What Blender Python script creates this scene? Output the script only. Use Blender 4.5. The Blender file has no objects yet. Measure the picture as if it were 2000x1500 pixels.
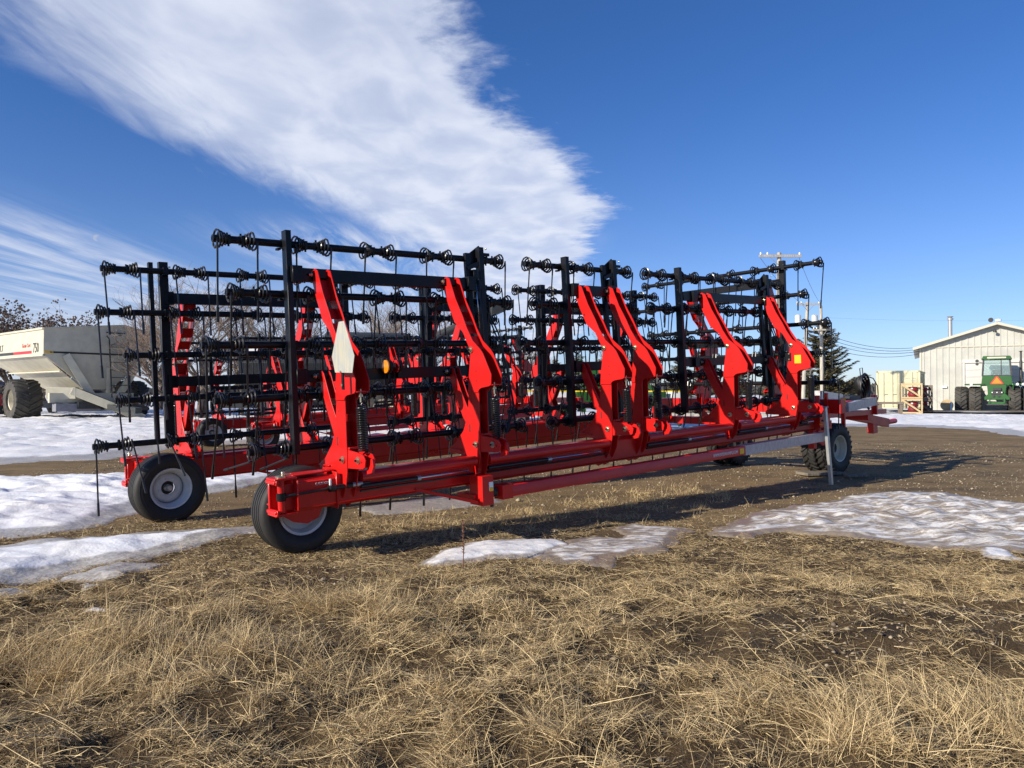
import bpy, bmesh, math, random
import numpy as np
from mathutils import Vector, Matrix, Euler
PI = math.pi; R = math.radians
random.seed(7); RNG = np.random.default_rng(7)
C = bpy.context.scene.collection
SC = bpy.context.scene

# ------------------------------------------------------------------ camera
HC = 1.49; F = 1444.0; PITCH = math.atan(18 / F)
cam = bpy.data.objects.new('camera', bpy.data.cameras.new('camera')); C.objects.link(cam)
cam.data.sensor_width = 36; cam.data.lens = 36 * F / 2000
cam.data.clip_start = 0.05; cam.data.clip_end = 9000
cam.location = (0, 0, HC); cam.rotation_euler = (PI / 2 + PITCH, 0, 0)
SC.camera = cam

# ------------------------------------------------------------------ light
SUN_AZ, SUN_EL = R(35.5), R(24)          # travel azimuth of the light, height of the sun
sd = Vector((math.cos(SUN_EL) * math.cos(SUN_AZ), math.cos(SUN_EL) * math.sin(SUN_AZ), -math.sin(SUN_EL)))
sun = bpy.data.objects.new('sun', bpy.data.lights.new('sun', 'SUN')); C.objects.link(sun)
sun.data.energy = 5.0; sun.data.angle = R(0.53); sun.data.color = (1, 0.915, 0.77)
sun.rotation_euler = sd.to_track_quat('-Z', 'Y').to_euler()
SC.view_settings.view_transform = 'Standard'; SC.view_settings.look = 'None'
SC.view_settings.exposure = 0.42; SC.view_settings.gamma = 1

class NT:
    """little node helper"""
    def __init__(s, tree): s.t = tree; s.n = tree.nodes; s.l = tree.links
    def new(s, typ, **k):
        n = s.n.new(typ)
        for a, v in k.items():
            if a.startswith('i_'): n.inputs[int(a[2:])].default_value = v
            else: setattr(n, a, v)
        return n
    def put(s, sock, v):
        if isinstance(v, bpy.types.NodeSocket): s.l.new(v, sock)
        elif v is not None: sock.default_value = v
    def m(s, op, a, b=None, c=None, clamp=False):
        n = s.new('ShaderNodeMath', operation=op, use_clamp=clamp)
        s.put(n.inputs[0], a); s.put(n.inputs[1], b); s.put(n.inputs[2], c)
        return n.outputs[0]
    def mix(s, f, a, b, typ='MIX'):
        n = s.new('ShaderNodeMix', data_type='RGBA', blend_type=typ)
        s.put(n.inputs[0], f); s.put(n.inputs[6], a); s.put(n.inputs[7], b)
        return n.outputs[2]
    def noise(s, vec, scale, detail=4, rough=.5, dist=0):
        n = s.new('ShaderNodeTexNoise'); s.put(n.inputs['Vector'], vec)
        n.inputs['Scale'].default_value = scale; n.inputs['Detail'].default_value = detail
        n.inputs['Roughness'].default_value = rough; n.inputs['Distortion'].default_value = dist
        return n.outputs['Fac']
    def sstep(s, v, a, b):
        n = s.new('ShaderNodeMapRange', interpolation_type='SMOOTHSTEP')
        s.put(n.inputs[0], v); s.put(n.inputs[1], a); s.put(n.inputs[2], b)
        return n.outputs[0]
    def curve(s, v, pts, lo, hi, vlo, vhi):
        """piecewise curve through pts=(x,y)"""
        mr = s.new('ShaderNodeMapRange'); s.put(mr.inputs[0], v); mr.inputs[1].default_value = lo; mr.inputs[2].default_value = hi
        fc = s.new('ShaderNodeFloatCurve'); s.l.new(mr.outputs[0], fc.inputs['Value'])
        cu = fc.mapping.curves[0]
        P = [((x - lo) / (hi - lo), (y - vlo) / (vhi - vlo)) for x, y in pts]
        cu.points[0].location = P[0]; cu.points[1].location = P[-1]
        for p in P[1:-1]: cu.points.new(*p)
        for p in cu.points: p.handle_type = 'AUTO_CLAMPED'
        fc.mapping.update()
        return s.m('MULTIPLY_ADD', fc.outputs[0], vhi - vlo, vlo)

# ------------------------------------------------------------------ sky
world = bpy.data.worlds.new('World'); SC.world = world; world.use_nodes = True
W = NT(world.node_tree); W.n.clear()
out = W.new('ShaderNodeOutputWorld'); bg = W.new('ShaderNodeBackground'); W.l.new(bg.outputs[0], out.inputs[0])
sky = W.new('ShaderNodeTexSky', sky_type='NISHITA', sun_disc=False)
sky.sun_elevation = SUN_EL; sky.sun_rotation = math.atan2(-sd.x, -sd.y)
sky.altitude = 600; sky.air_density = 1.0; sky.dust_density = 0.35; sky.ozone_density = 2.2
geo = W.new('ShaderNodeTexCoord')
sep = W.new('ShaderNodeSeparateXYZ'); W.l.new(geo.outputs['Generated'], sep.inputs[0])
dx, dy, dz = sep.outputs
zc = W.m('MAXIMUM', dz, 0.012)
px = W.m('DIVIDE', dx, zc); py = W.m('DIVIDE', dy, zc)      # the cloud layer as a horizontal sheet
cmb = W.new('ShaderNodeCombineXYZ'); W.l.new(px, cmb.inputs[0]); W.l.new(py, cmb.inputs[1])
P2 = cmb.outputs[0]
def stretch(ang, sx, sy):
    mp = W.new('ShaderNodeMapping'); W.l.new(P2, mp.inputs[0])
    mp.inputs['Rotation'].default_value = (0, 0, ang); mp.inputs['Scale'].default_value = (sx, sy, 1)
    return mp.outputs[0]
Lx = W.curve(py, [(0, -1.5), (1.98, -1.40), (2.61, -1.43), (3.02, -1.34), (3.63, -1.16), (4.27, -.98), (5.39, -.72), (6.94, -.52), (9, -.3), (12, 0)], 0, 12, -2, 2)
Rx = W.curve(py, [(0, -1.0), (1.5, -.26), (1.88, -.12), (2.41, .0), (2.9, .18), (3.22, .34), (3.63, .42), (4.03, .58), (4.69, .56), (5.39, .60), (6.94, .8), (12, 1.2)], 0, 12, -2, 2)
nA = W.noise(P2, 2.2, 7, .6, .3); nB = W.noise(stretch(.35, 3.4, .8), 1.8, 7, .62, .5)
nC = W.noise(stretch(.3, 1.0, .6), 4.2, 4, .5, .3); nD = W.noise(P2, 1.1, 3, .5)
wob = W.m('MULTIPLY_ADD', nA, .5, -.25); wob2 = W.m('MULTIPLY_ADD', nB, .55, -.27)
eL = W.sstep(W.m('ADD', W.m('SUBTRACT', px, Lx), W.m('ADD', wob2, W.m('MULTIPLY', wob, .3))), -.12, .42)
eR = W.sstep(W.m('ADD', W.m('SUBTRACT', Rx, px), W.m('ADD', W.m('MULTIPLY_ADD', nA, .42, -.20), W.m('MULTIPLY_ADD', W.noise(P2, 7, 5, .65, .3), .30, -.15))), -.02, .20)
front = W.sstep(dy, -.1, .25)
body = W.m('MULTIPLY', W.m('MULTIPLY', eL, eR), front)
tex = W.sstep(W.m('ADD', W.m('MULTIPLY', nC, .62), W.m('MULTIPLY', nD, .38)), .26, .66)
bank = W.m('MULTIPLY', body, W.m('MULTIPLY_ADD', tex, .26, .68))
# thin streaks low on the left and pale veil towards the horizon
ws = W.noise(stretch(1.15, 2.8, .32), 1.0, 8, .62, .8)
wm = W.m('MULTIPLY', W.sstep(px, -2.15, -2.9), W.sstep(py, 3.0, 5.0))
wisp = W.m('MULTIPLY', wm, W.sstep(ws, .28, .82))
w2 = W.noise(stretch(.9, 3.2, .5), 1.3, 7, .65, .8)
wm2 = W.m('MULTIPLY', W.m('MULTIPLY', W.sstep(py, 3.9, 5.0), W.sstep(px, .75, -.1)), W.sstep(px, -2.3, -1.2))
wisp2 = W.m('MULTIPLY', W.m('MULTIPLY', wm2, W.sstep(w2, .36, .70)), .75)
veil = W.m('MULTIPLY', W.m('MULTIPLY', W.sstep(py, 5.0, 11.), W.sstep(px, 2.2, -1.6)), .60)
wisps = W.m('MULTIPLY', W.m('ADD', W.m('MULTIPLY', wisp, .82), wisp2, clamp=True), front)
alpha = W.m('MAXIMUM', W.m('MAXIMUM', bank, wisps), W.m('MULTIPLY', veil, front))
alpha = W.m('MINIMUM', alpha, .93)
tint = W.mix(1.0, sky.outputs[0], (.50, .92, 1.56, 1), 'MULTIPLY')
hz = W.sstep(dz, .42, .0)
tint = W.mix(hz, tint, W.mix(1.0, sky.outputs[0], (1.0, 1.14, 1.62, 1), 'MULTIPLY'))
cshade = W.mix(W.sstep(nC, .35, .7), (7.9, 8.6, 10.5, 1), (9.3, 9.9, 11.4, 1))
skyc = W.mix(alpha, tint, cshade)
# pale half moon low in the left sky
md = Vector(((187 - 1000) / F, 1, (768 - 464) / F)).normalized()
vd = W.new('ShaderNodeVectorMath', operation='DISTANCE'); W.l.new(geo.outputs['Generated'], vd.inputs[0]); vd.inputs[1].default_value = md
vd2 = W.new('ShaderNodeVectorMath', operation='DISTANCE'); W.l.new(geo.outputs['Generated'], vd2.inputs[0]); vd2.inputs[1].default_value = md + Vector((.0036, 0, -.0012))
moon = W.m('MULTIPLY', W.sstep(vd.outputs['Value'], .0043, .0034), W.sstep(vd2.outputs['Value'], .0030, .0052))
skyc = W.mix(W.m('MULTIPLY', moon, .38), skyc, (7.0, 7.2, 7.6, 1))
W.put(bg.inputs[0], skyc); bg.inputs[1].default_value = 0.064

# ------------------------------------------------------------------ materials
def mat(name, col, rough=.5, metal=0, var=.0, scale=8, bump=0, bscale=60, spec=.5, coat=0, col2=None, stretch=None, thr=(.4, .62)):
    m = bpy.data.materials.new(name); m.use_nodes = True
    T = NT(m.node_tree); b = m.node_tree.nodes['Principled BSDF']
    b.inputs['Roughness'].default_value = rough; b.inputs['Metallic'].default_value = metal
    b.inputs['Specular IOR Level'].default_value = spec; b.inputs['Coat Weight'].default_value = coat
    b.inputs['Coat Roughness'].default_value = .12
    c = (*col, 1)
    if var or col2 or bump:
        tc = T.new('ShaderNodeTexCoord'); v = tc.outputs['Object']
        if stretch:
            mp = T.new('ShaderNodeMapping'); T.l.new(v, mp.inputs[0]); mp.inputs['Scale'].default_value = stretch; v = mp.outputs[0]
    if var or col2:
        nz = T.noise(v, scale, 5, .6)
        d = tuple(x * (1 - var) for x in col) if not col2 else col2
        f = T.sstep(nz, thr[0], thr[1])
        T.put(b.inputs['Base Color'], T.mix(f, c, (*d, 1)))
        rr = T.m('MULTIPLY_ADD', nz, .25, rough - .12, clamp=True); T.put(b.inputs['Roughness'], rr)
    else: b.inputs['Base Color'].default_value = c
    if bump:
        bn = T.new('ShaderNodeBump'); bn.inputs['Strength'].default_value = bump; bn.inputs['Distance'].default_value = .01
        T.put(bn.inputs['Height'], T.noise(v, bscale, 4, .6)); T.l.new(bn.outputs[0], b.inputs['Normal'])
    return m
RED = mat('red_paint', (.57, .010, .008), .36, var=.10, scale=3, coat=.12, spec=.4)
BLK = mat('black_paint', (.0075, .008, .010), .36, var=.3, scale=5, spec=.28)
BLK2 = mat('black_tine_steel', (.010, .010, .011), .28, spec=.5)
TIPM = mat('worn_tine_tip', (.06, .058, .055), .4, metal=.4)
RUB = mat('tyre_rubber', (.027, .026, .025), .62, var=.25, scale=6, bump=.15, bscale=90, spec=.35, col2=(.045, .042, .038), thr=(.5, .85))
RUBF = mat('dusty_tyre_rubber', (.040, .039, .036), .75, col2=(.07, .062, .05), scale=5)
RIM = mat('white_rim_paint', (.62, .62, .60), .38, col2=(.45, .44, .41), scale=5, thr=(.5, .8))
CREAM = mat('cream_paint', (.60, .56, .42), .4, col2=(.53, .49, .37), scale=2)
DARKHUB = mat('dark_hub_paint', (.03, .03, .03), .5)
ZINC = mat('zinc_bolt', (.62, .56, .42), .28, metal=.9)
STEEL = mat('galvanised_steel', (.48, .49, .48), .33, metal=.55, var=.15, scale=12)
ROD = mat('chrome_rod', (.55, .55, .55), .18, metal=1)
HOSE = mat('black_hose', (.012, .012, .012), .4)
WRAP = mat('shipping_wrap', (.52, .50, .50), .30, col2=(.40, .34, .35), scale=9, stretch=(6, 1, 1), bump=.5, bscale=14, coat=.5)
YEL = mat('yellow_decal', (.85, .48, .02), .35)
WHT = mat('white_print', (.80, .80, .78), .4)
BLKPRINT = mat('black_print', (.03, .03, .03), .4)
REDPRINT = mat('red_print', (.6, .02, .03), .4)
AMBER = mat('amber_lens', (.80, .24, .01), .12, coat=1)
REDL = mat('red_lens', (.45, .01, .01), .12, coat=1)
SMVB = mat('aluminium_sign_back', (.44, .46, .44), .4, col2=(.56, .52, .40), scale=4, stretch=(1, 9, 1), metal=.25)
ORG = mat('orange_sign', (.90, .22, .01), .4)
WOODN = mat('new_wood', (.52, .38, .20), .7, var=.25, scale=6, stretch=(1, 1, 8))
WOODG = mat('weathered_wood', (.20, .16, .12), .8, var=.4, scale=6, stretch=(1, 1, 8))
PLANK = mat('plank_wood', (.20, .17, .13), .8, var=.4, scale=4, stretch=(8, 1, 1))
POLEM = mat('pole_wood', (.46, .42, .35), .8, var=.35, scale=3, stretch=(6, 6, .5), bump=.4, bscale=20)
GREEN = mat('green_paint', (.022, .105, .020), .35, var=.2, scale=3)
GYEL = mat('yellow_paint', (.75, .55, .02), .4)
CTAN = mat('container_paint', (.53, .50, .32), .45, col2=(.46, .43, .28), scale=1.5)
CGREY = mat('grey_print', (.30, .30, .24), .5)
SHEDW = mat('shed_sheet_metal', (.48, .475, .42), .42, col2=(.42, .415, .37), scale=.8)
SHEDT = mat('shed_trim', (.52, .48, .38), .45)
SHEDR = mat('shed_roof', (.46, .45, .41), .45, var=.2)
DOORW = mat('white_door', (.56, .55, .52), .45, var=.05, scale=1)
TARP = mat('dark_tarp', (.010, .014, .016), .7, var=.3, scale=2)
DGREY = mat('dark_grey_steel', (.030, .034, .036), .5, var=.3)
GREYB = mat('blue_grey_pipe', (.22, .22, .25), .5, var=.2)
BARK = mat('bark', (.13, .10, .08), .85, var=.35, scale=8)
TWIG = mat('grey_twigs', (.24, .19, .15), .9, var=.3, scale=1)
TWIG2 = mat('reddish_twigs', (.19, .14, .11), .9, var=.3, scale=1)
SEED = mat('brown_seed_clusters', (.085, .058, .048), .9)
BERRY = mat('crate_red_goods', (.22, .015, .02), .35)
def glassmat():
    m = bpy.data.materials.new('cab_glass'); m.use_nodes = True; b = m.node_tree.nodes['Principled BSDF']
    b.inputs['Base Color'].default_value = (.55, .72, .72, 1); b.inputs['Roughness'].default_value = .05
    b.inputs['Transmission Weight'].default_value = .75; b.inputs['IOR'].default_value = 1.1
    return m
GLASS = glassmat()
def leafmat(name, c1, c2, scale):
    m = bpy.data.materials.new(name); m.use_nodes = True
    T = NT(m.node_tree); b = m.node_tree.nodes['Principled BSDF']
    tc = T.new('ShaderNodeTexCoord'); nz = T.noise(tc.outputs['Object'], scale, 3, .6)
    T.put(b.inputs['Base Color'], T.mix(T.sstep(nz, .35, .65), (*c1, 1), (*c2, 1)))
    b.inputs['Roughness'].default_value = .8
    return m
SPRUCE = leafmat('spruce_needles', (.095, .095, .042), (.22, .18, .10), 1.6)
def attrmat(name, c1, c2, rough=.75, trans=0):
    m = bpy.data.materials.new(name); m.use_nodes = True
    T = NT(m.node_tree); b = m.node_tree.nodes['Principled BSDF']
    at = T.new('ShaderNodeAttribute', attribute_name='tone')
    T.put(b.inputs['Base Color'], T.mix(at.outputs['Fac'], (*c1, 1), (*c2, 1)))
    b.inputs['Roughness'].default_value = rough; b.inputs['Specular IOR Level'].default_value = .25
    if trans:
        tr = T.new('ShaderNodeBsdfTranslucent'); T.put(tr.inputs[0], T.mix(at.outputs['Fac'], (*c1, 1), (*c2, 1)))
        mx = T.new('ShaderNodeMixShader', i_0=trans); T.l.new(b.outputs[0], mx.inputs[1]); T.l.new(tr.outputs[0], mx.inputs[2])
        T.l.new(mx.outputs[0], T.n['Material Output'].inputs[0])
    return m
STRAW = attrmat('dry_straw', (.145, .088, .036), (.98, .765, .42), .55, .2)
STONEM = attrmat('gravel_stones', (.09, .07, .05), (.52, .43, .31), .7)

# ------------------------------------------------------------------ mesh builder
class MB:
    def __init__(s): s.v = []; s.f = []; s.mi = []; s.mats = []; s.k = 0
    def use(s, m):
        if m not in s.mats: s.mats.append(m)
        s.k = s.mats.index(m); return s
    def add(s, vs, fs):
        o = len(s.v); s.v += [tuple(map(float, v)) for v in vs]
        s.f += [tuple(i + o for i in f) for f in fs]; s.mi += [s.k] * len(fs); return s
    def box(s, c, d, rot=None):
        hx, hy, hz = d[0] / 2, d[1] / 2, d[2] / 2
        vs = [Vector((x, y, z)) for x in (-hx, hx) for y in (-hy, hy) for z in (-hz, hz)]
        if rot is not None:
            q = rot.to_matrix() if isinstance(rot, Euler) else rot; vs = [q @ v for v in vs]
        c = Vector(c)
        return s.add([v + c for v in vs], [(0, 1, 3, 2), (4, 6, 7, 5), (0, 4, 5, 1), (2, 3, 7, 6), (0, 2, 6, 4), (1, 5, 7, 3)])
    def beam(s, a, b, w, h, up=(0, 0, 1)):
        """rectangular bar from a to b, w across, h along up"""
        a = Vector(a); b = Vector(b); d = (b - a); L = d.length; d.normalize()
        up = Vector(up); x = d.cross(up)
        if x.length < 1e-4: x = d.cross(Vector((1, 0, 0)))
        x.normalize(); y = x.cross(d)
        vs = [p + x * (i * w / 2) + y * (j * h / 2) for p in (a, b) for i, j in ((-1, -1), (1, -1), (1, 1), (-1, 1))]
        return s.add(vs, [(0, 1, 2, 3), (7, 6, 5, 4), (0, 4, 5, 1), (1, 5, 6, 2), (2, 6, 7, 3), (3, 7, 4, 0)])
    def prism(s, poly, axis, a, b):
        """polygon extruded along an axis between a and b; axis 0: poly=(y,z), 1: (x,z), 2: (x,y)"""
        n = len(poly)
        def mk(p, q): return {0: (q, p[0], p[1]), 1: (p[0], q, p[1]), 2: (p[0], p[1], q)}[axis]
        vs = [mk(p, a) for p in poly] + [mk(p, b) for p in poly]
        fs = [tuple(range(n))[::-1], tuple(range(n, 2 * n))] + [(i, (i + 1) % n, n + (i + 1) % n, n + i) for i in range(n)]
        return s.add(vs, fs)
    def tube(s, pts, r, n=6, cap=True):
        pts = [Vector(p) for p in pts]; m = len(pts); rs = r if isinstance(r, (list, tuple)) else [r] * m
        d = (pts[1] - pts[0]).normalized(); x = d.orthogonal().normalized(); vs = []
        for i, p in enumerate(pts):
            if i == 0: t = pts[1] - pts[0]
            elif i == m - 1: t = pts[-1] - pts[-2]
            else: t = pts[i + 1] - pts[i - 1]
            t.normalize(); x = (x - t * x.dot(t))
            if x.length < 1e-5: x = t.orthogonal()
            x.normalize(); y = t.cross(x)
            for k in range(n):
                a = 2 * PI * k / n; vs.append(p + (x * math.cos(a) + y * math.sin(a)) * rs[i])
        fs = [(i * n + k, i * n + (k + 1) % n, (i + 1) * n + (k + 1) % n, (i + 1) * n + k) for i in range(m - 1) for k in range(n)]
        if cap: fs += [tuple(range(n))[::-1], tuple(range((m - 1) * n, m * n))]
        return s.add(vs, fs)
    def lathe(s, prof, c, axis, n=32, closed=False):
        """prof = (offset along axis, radius)"""
        c = Vector(c); axis = Vector(axis).normalized(); x = axis.orthogonal().normalized(); y = axis.cross(x)
        m = len(prof); vs = [c + axis * h + (x * math.cos(2 * PI * k / n) + y * math.sin(2 * PI * k / n)) * r for h, r in prof for k in range(n)]
        mm = m if closed else m - 1
        fs = [(i * n + k, i * n + (k + 1) % n, ((i + 1) % m) * n + (k + 1) % n, ((i + 1) % m) * n + k) for i in range(mm) for k in range(n)]
        return s.add(vs, fs)
    def disc(s, c, axis, r, h, n=16): return s.lathe([(-h / 2, .0005), (-h / 2, r), (h / 2, r), (h / 2, .0005)], c, axis, n)
    def mesh(s, name, smooth=40, fn=None, flip=False):
        me = bpy.data.meshes.new(name)
        v = [fn(p) for p in s.v] if fn else s.v
        me.from_pydata(v, [], s.f)
        for m in s.mats: me.materials.append(m)
        me.polygons.foreach_set('material_index', s.mi)
        bm = bmesh.new(); bm.from_mesh(me); bmesh.ops.recalc_face_normals(bm, faces=bm.faces); bm.to_mesh(me); bm.free()
        if smooth:
            me.polygons.foreach_set('use_smooth', [True] * len(me.polygons)); me.set_sharp_from_angle(angle=R(smooth))
        me.update(); return me

def link(name, me, parent=None, loc=None, rot=None, bevel=0):
    o = bpy.data.objects.new(name, me); C.objects.link(o)
    if parent: o.parent = parent
    if loc is not None: o.location = loc
    if rot is not None: o.rotation_euler = rot
    if bevel:
        b = o.modifiers.new('bevel', 'BEVEL'); b.width = bevel; b.segments = 1; b.limit_method = 'ANGLE'; b.angle_limit = R(35)
    return o
def tag(o, label=None, cat=None, group=None, kind=None):
    if label: o['label'] = label
    if cat: o['category'] = cat
    if group: o['group'] = group
    if kind: o['kind'] = kind
    return o
def empty(name, loc, rz=0):
    o = bpy.data.objects.new(name, None); C.objects.link(o); o.location = loc; o.rotation_euler = (0, 0, rz); o.empty_display_size = .3
    return o
def part(name, mb, parent, bevel=0, smooth=40, **k): return link(name, mb.mesh(name, smooth), parent, bevel=bevel, **k)
def text(name, body, m, parent, loc, rot, size, ext=.002, sx=1):
    cu = bpy.data.curves.new(name, 'FONT'); cu.body = body; cu.size = size; cu.extrude = ext; cu.materials.append(m)
    cu.resolution_u = 2
    tmp = bpy.data.objects.new('lettering_curve', cu); me = bpy.data.meshes.new_from_object(tmp); bpy.data.objects.remove(tmp); bpy.data.curves.remove(cu)
    o = link(name, me, parent, loc, rot); o.scale = (sx, 1, 1); return o

# ------------------------------------------------------------------ noise and ground
def vnoise(x, y, seed=0):
    x = np.asarray(x, float); y = np.asarray(y, float)
    xi = np.floor(x).astype(np.int64); yi = np.floor(y).astype(np.int64); fx = x - xi; fy = y - yi
    fx = fx * fx * (3 - 2 * fx); fy = fy * fy * (3 - 2 * fy)
    def h(a, b):
        n = (a * 374761393 + b * 668265263 + seed * 1442695041) & 0x7fffffff
        n = (n ^ (n >> 13)) * 1274126177 & 0x7fffffff
        return ((n ^ (n >> 16)) & 0xffff) / 65535.0
    return (h(xi, yi) * (1 - fx) + h(xi + 1, yi) * fx) * (1 - fy) + (h(xi, yi + 1) * (1 - fx) + h(xi + 1, yi + 1) * fx) * fy
def fbm(x, y, seed=0, oct=4):
    a = 0; amp = .5; t = 0
    for i in range(oct): a = a + amp * vnoise(x * 2 ** i, y * 2 ** i, seed + i * 17); t += amp; amp *= .5
    return a / t
def sst(v, a, b):
    t = np.clip((v - a) / (b - a), 0, 1); return t * t * (3 - 2 * t)
def gh(x, y):
    """height of the bare ground"""
    x = np.asarray(x, float); y = np.asarray(y, float)
    near = 1 - sst(y, 6.5, 9.5)
    h = (fbm(x * 1.3, y * 1.3, 3, 4) - .5) * .16 * near * sst(y, -5, 1) + (fbm(x * 5, y * 5, 9, 3) - .5) * .085 * (1 - sst(y, 5.4, 7.0)) + sst(fbm(x * 4.2, y * 5.4, 77, 4), .42, .62) * .040 * (1 - sst(y, 5.0, 6.2))
    h = h + (fbm(x * .5, y * .5, 5, 3) - .5) * .05 * sst(y, 8, 12) * (1 - sst(y, 60, 90))
    h = h + (fbm(x * 5, y * 5, 19, 2) - .5) * .02 * sst(y, 7, 9) * (1 - sst(y, 20, 30))
    # level where the wheels of the folded implement stand
    for cx, cy in ((-1.95, 6.95), (-3.75, 8.5)):
        d = np.hypot(x - cx, y - cy); h = h * sst(d, .3, .9)
    return h
def G(px_, py_, D=None):
    """ground point seen at a pixel of the 2000 x 1500 photograph"""
    d = F * HC / (py_ - 768.0); return ((px_ - 1000) / F * d, d)

def axis_pts(segs):
    out = [segs[0][0]]
    for a, b, n in segs:
        out += list(np.linspace(a, b, n + 1)[1:])
    return np.array(out)
xs = axis_pts([(-4000, -600, 6), (-600, -60, 12), (-60, -9, 26), (-9, 9, 250), (9, 60, 26), (60, 600, 12), (600, 4000, 6)])
ys = axis_pts([(-400, -20, 6), (-20, 2, 8), (2, 9.5, 120), (9.5, 20, 70), (20, 60, 40), (60, 600, 20), (600, 5000, 8)])
X, Y = np.meshgrid(xs, ys); Zg = gh(X, Y)
def gridmesh(name, X, Y, Zz, keep=None, attrs=None):
    ny, nx = X.shape; idx = np.arange(nx * ny).reshape(ny, nx)
    q = np.stack([idx[:-1, :-1], idx[:-1, 1:], idx[1:, 1:], idx[1:, :-1]], -1).reshape(-1, 4)
    if keep is not None:
        kk = keep.reshape(-1)[q].any(1); q = q[kk]
    used = np.unique(q); remap = -np.ones(nx * ny, int); remap[used] = np.arange(len(used)); q = remap[q]
    co = np.stack([X, Y, Zz], -1).reshape(-1, 3)[used]
    me = bpy.data.meshes.new(name); me.vertices.add(len(co)); me.vertices.foreach_set('co', co.ravel().astype(np.float32))
    me.loops.add(q.size); me.loops.foreach_set('vertex_index', q.ravel().astype(np.int32))
    me.polygons.add(len(q)); me.polygons.foreach_set('loop_start', np.arange(0, q.size, 4, dtype=np.int32))
    me.polygons.foreach_set('use_smooth', np.ones(len(q), bool))
    me.update(calc_edges=True)
    for k, a in (attrs or {}).items():
        at = me.attributes.new(k, 'FLOAT', 'POINT'); at.data.foreach_set('value', a.reshape(-1)[used].astype(np.float32))
    me.validate(); return me
def groundmat():
    m = bpy.data.materials.new('gravel_and_dirt'); m.use_nodes = True
    T = NT(m.node_tree); b = m.node_tree.nodes['Principled BSDF']
    tc = T.new('ShaderNodeTexCoord'); v = tc.outputs['Object']
    sp = T.new('ShaderNodeSeparateXYZ'); T.l.new(v, sp.inputs[0])
    big = T.noise(v, .45, 5, .6); mid = T.noise(v, 3.2, 6, .65); fine = T.noise(v, 42, 4, .7); peb = T.noise(v, 120, 2, .5)
    yard = T.mix(T.sstep(big, .35, .65), (.195, .130, .057, 1), (.265, .182, .086, 1))
    yard = T.mix(T.m('MULTIPLY', T.sstep(mid, .45, .75), .55), yard, (.085, .060, .036, 1))
    yard = T.mix(T.m('MULTIPLY', T.sstep(fine, .52, .72), .5), yard, (.34, .26, .16, 1))
    yard = T.mix(T.m('MULTIPLY', T.sstep(fine, .46, .28), .7), yard, (.05, .037, .024, 1))
    vor = T.new('ShaderNodeTexVoronoi'); T.l.new(v, vor.inputs['Vector']); vor.inputs['Scale'].default_value = 24
    stone = T.m('MULTIPLY', T.sstep(vor.outputs['Distance'], .20, .12), T.sstep(vor.outputs['Color'], .62, .7))
    yard = T.mix(T.m('MULTIPLY', stone, .8), yard, (.42, .34, .24, 1))
    mpt = T.new('ShaderNodeMapping'); T.l.new(v, mpt.inputs[0]); mpt.inputs['Rotation'].default_value = (0, 0, R(-33)); mpt.inputs['Scale'].default_value = (.10, 1.5, 1)
    trk = T.noise(mpt.outputs[0], 1.0, 5, .6, .4)
    yard = T.mix(T.m('MULTIPLY', T.sstep(trk, .52, .66), .45), yard, (.095, .066, .036, 1))
    yard = T.mix(T.m('MULTIPLY', T.sstep(trk, .46, .34), .35), yard, (.32, .235, .13, 1))
    soil = T.mix(T.sstep(mid, .3, .7), (.030, .020, .010, 1), (.115, .075, .035, 1))
    soil = T.mix(T.m('MULTIPLY', T.sstep(fine, .5, .75), .4), soil, (.19, .14, .08, 1))
    wet = T.mix(T.m('MULTIPLY', T.sstep(T.noise(v, 1.1, 4, .6), .5, .68), .55), yard, (.05, .036, .026, 1))
    edge = T.m('ADD', sp.outputs[1], T.m('MULTIPLY_ADD', mid, 1.6, -.8))
    f = T.sstep(edge, 7.2, 9.0)
    T.put(b.inputs['Base Color'], T.mix(f, soil, wet))
    b.inputs['Roughness'].default_value = .85; b.inputs['Specular IOR Level'].default_value = .25
    bn = T.new('ShaderNodeBump'); bn.inputs['Strength'].default_value = .9; bn.inputs['Distance'].default_value = .02
    T.put(bn.inputs['Height'], T.m('ADD', T.m('ADD', T.m('MULTIPLY_ADD', trk, 3.0, fine), T.m('MULTIPLY', peb, .3)), T.m('MULTIPLY', stone, .5))); T.l.new(bn.outputs[0], b.inputs['Normal'])
    return m
g = link('ground', gridmesh('ground', X, Y, Zg)); g.data.materials.append(groundmat()); tag(g, kind='structure')

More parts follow.
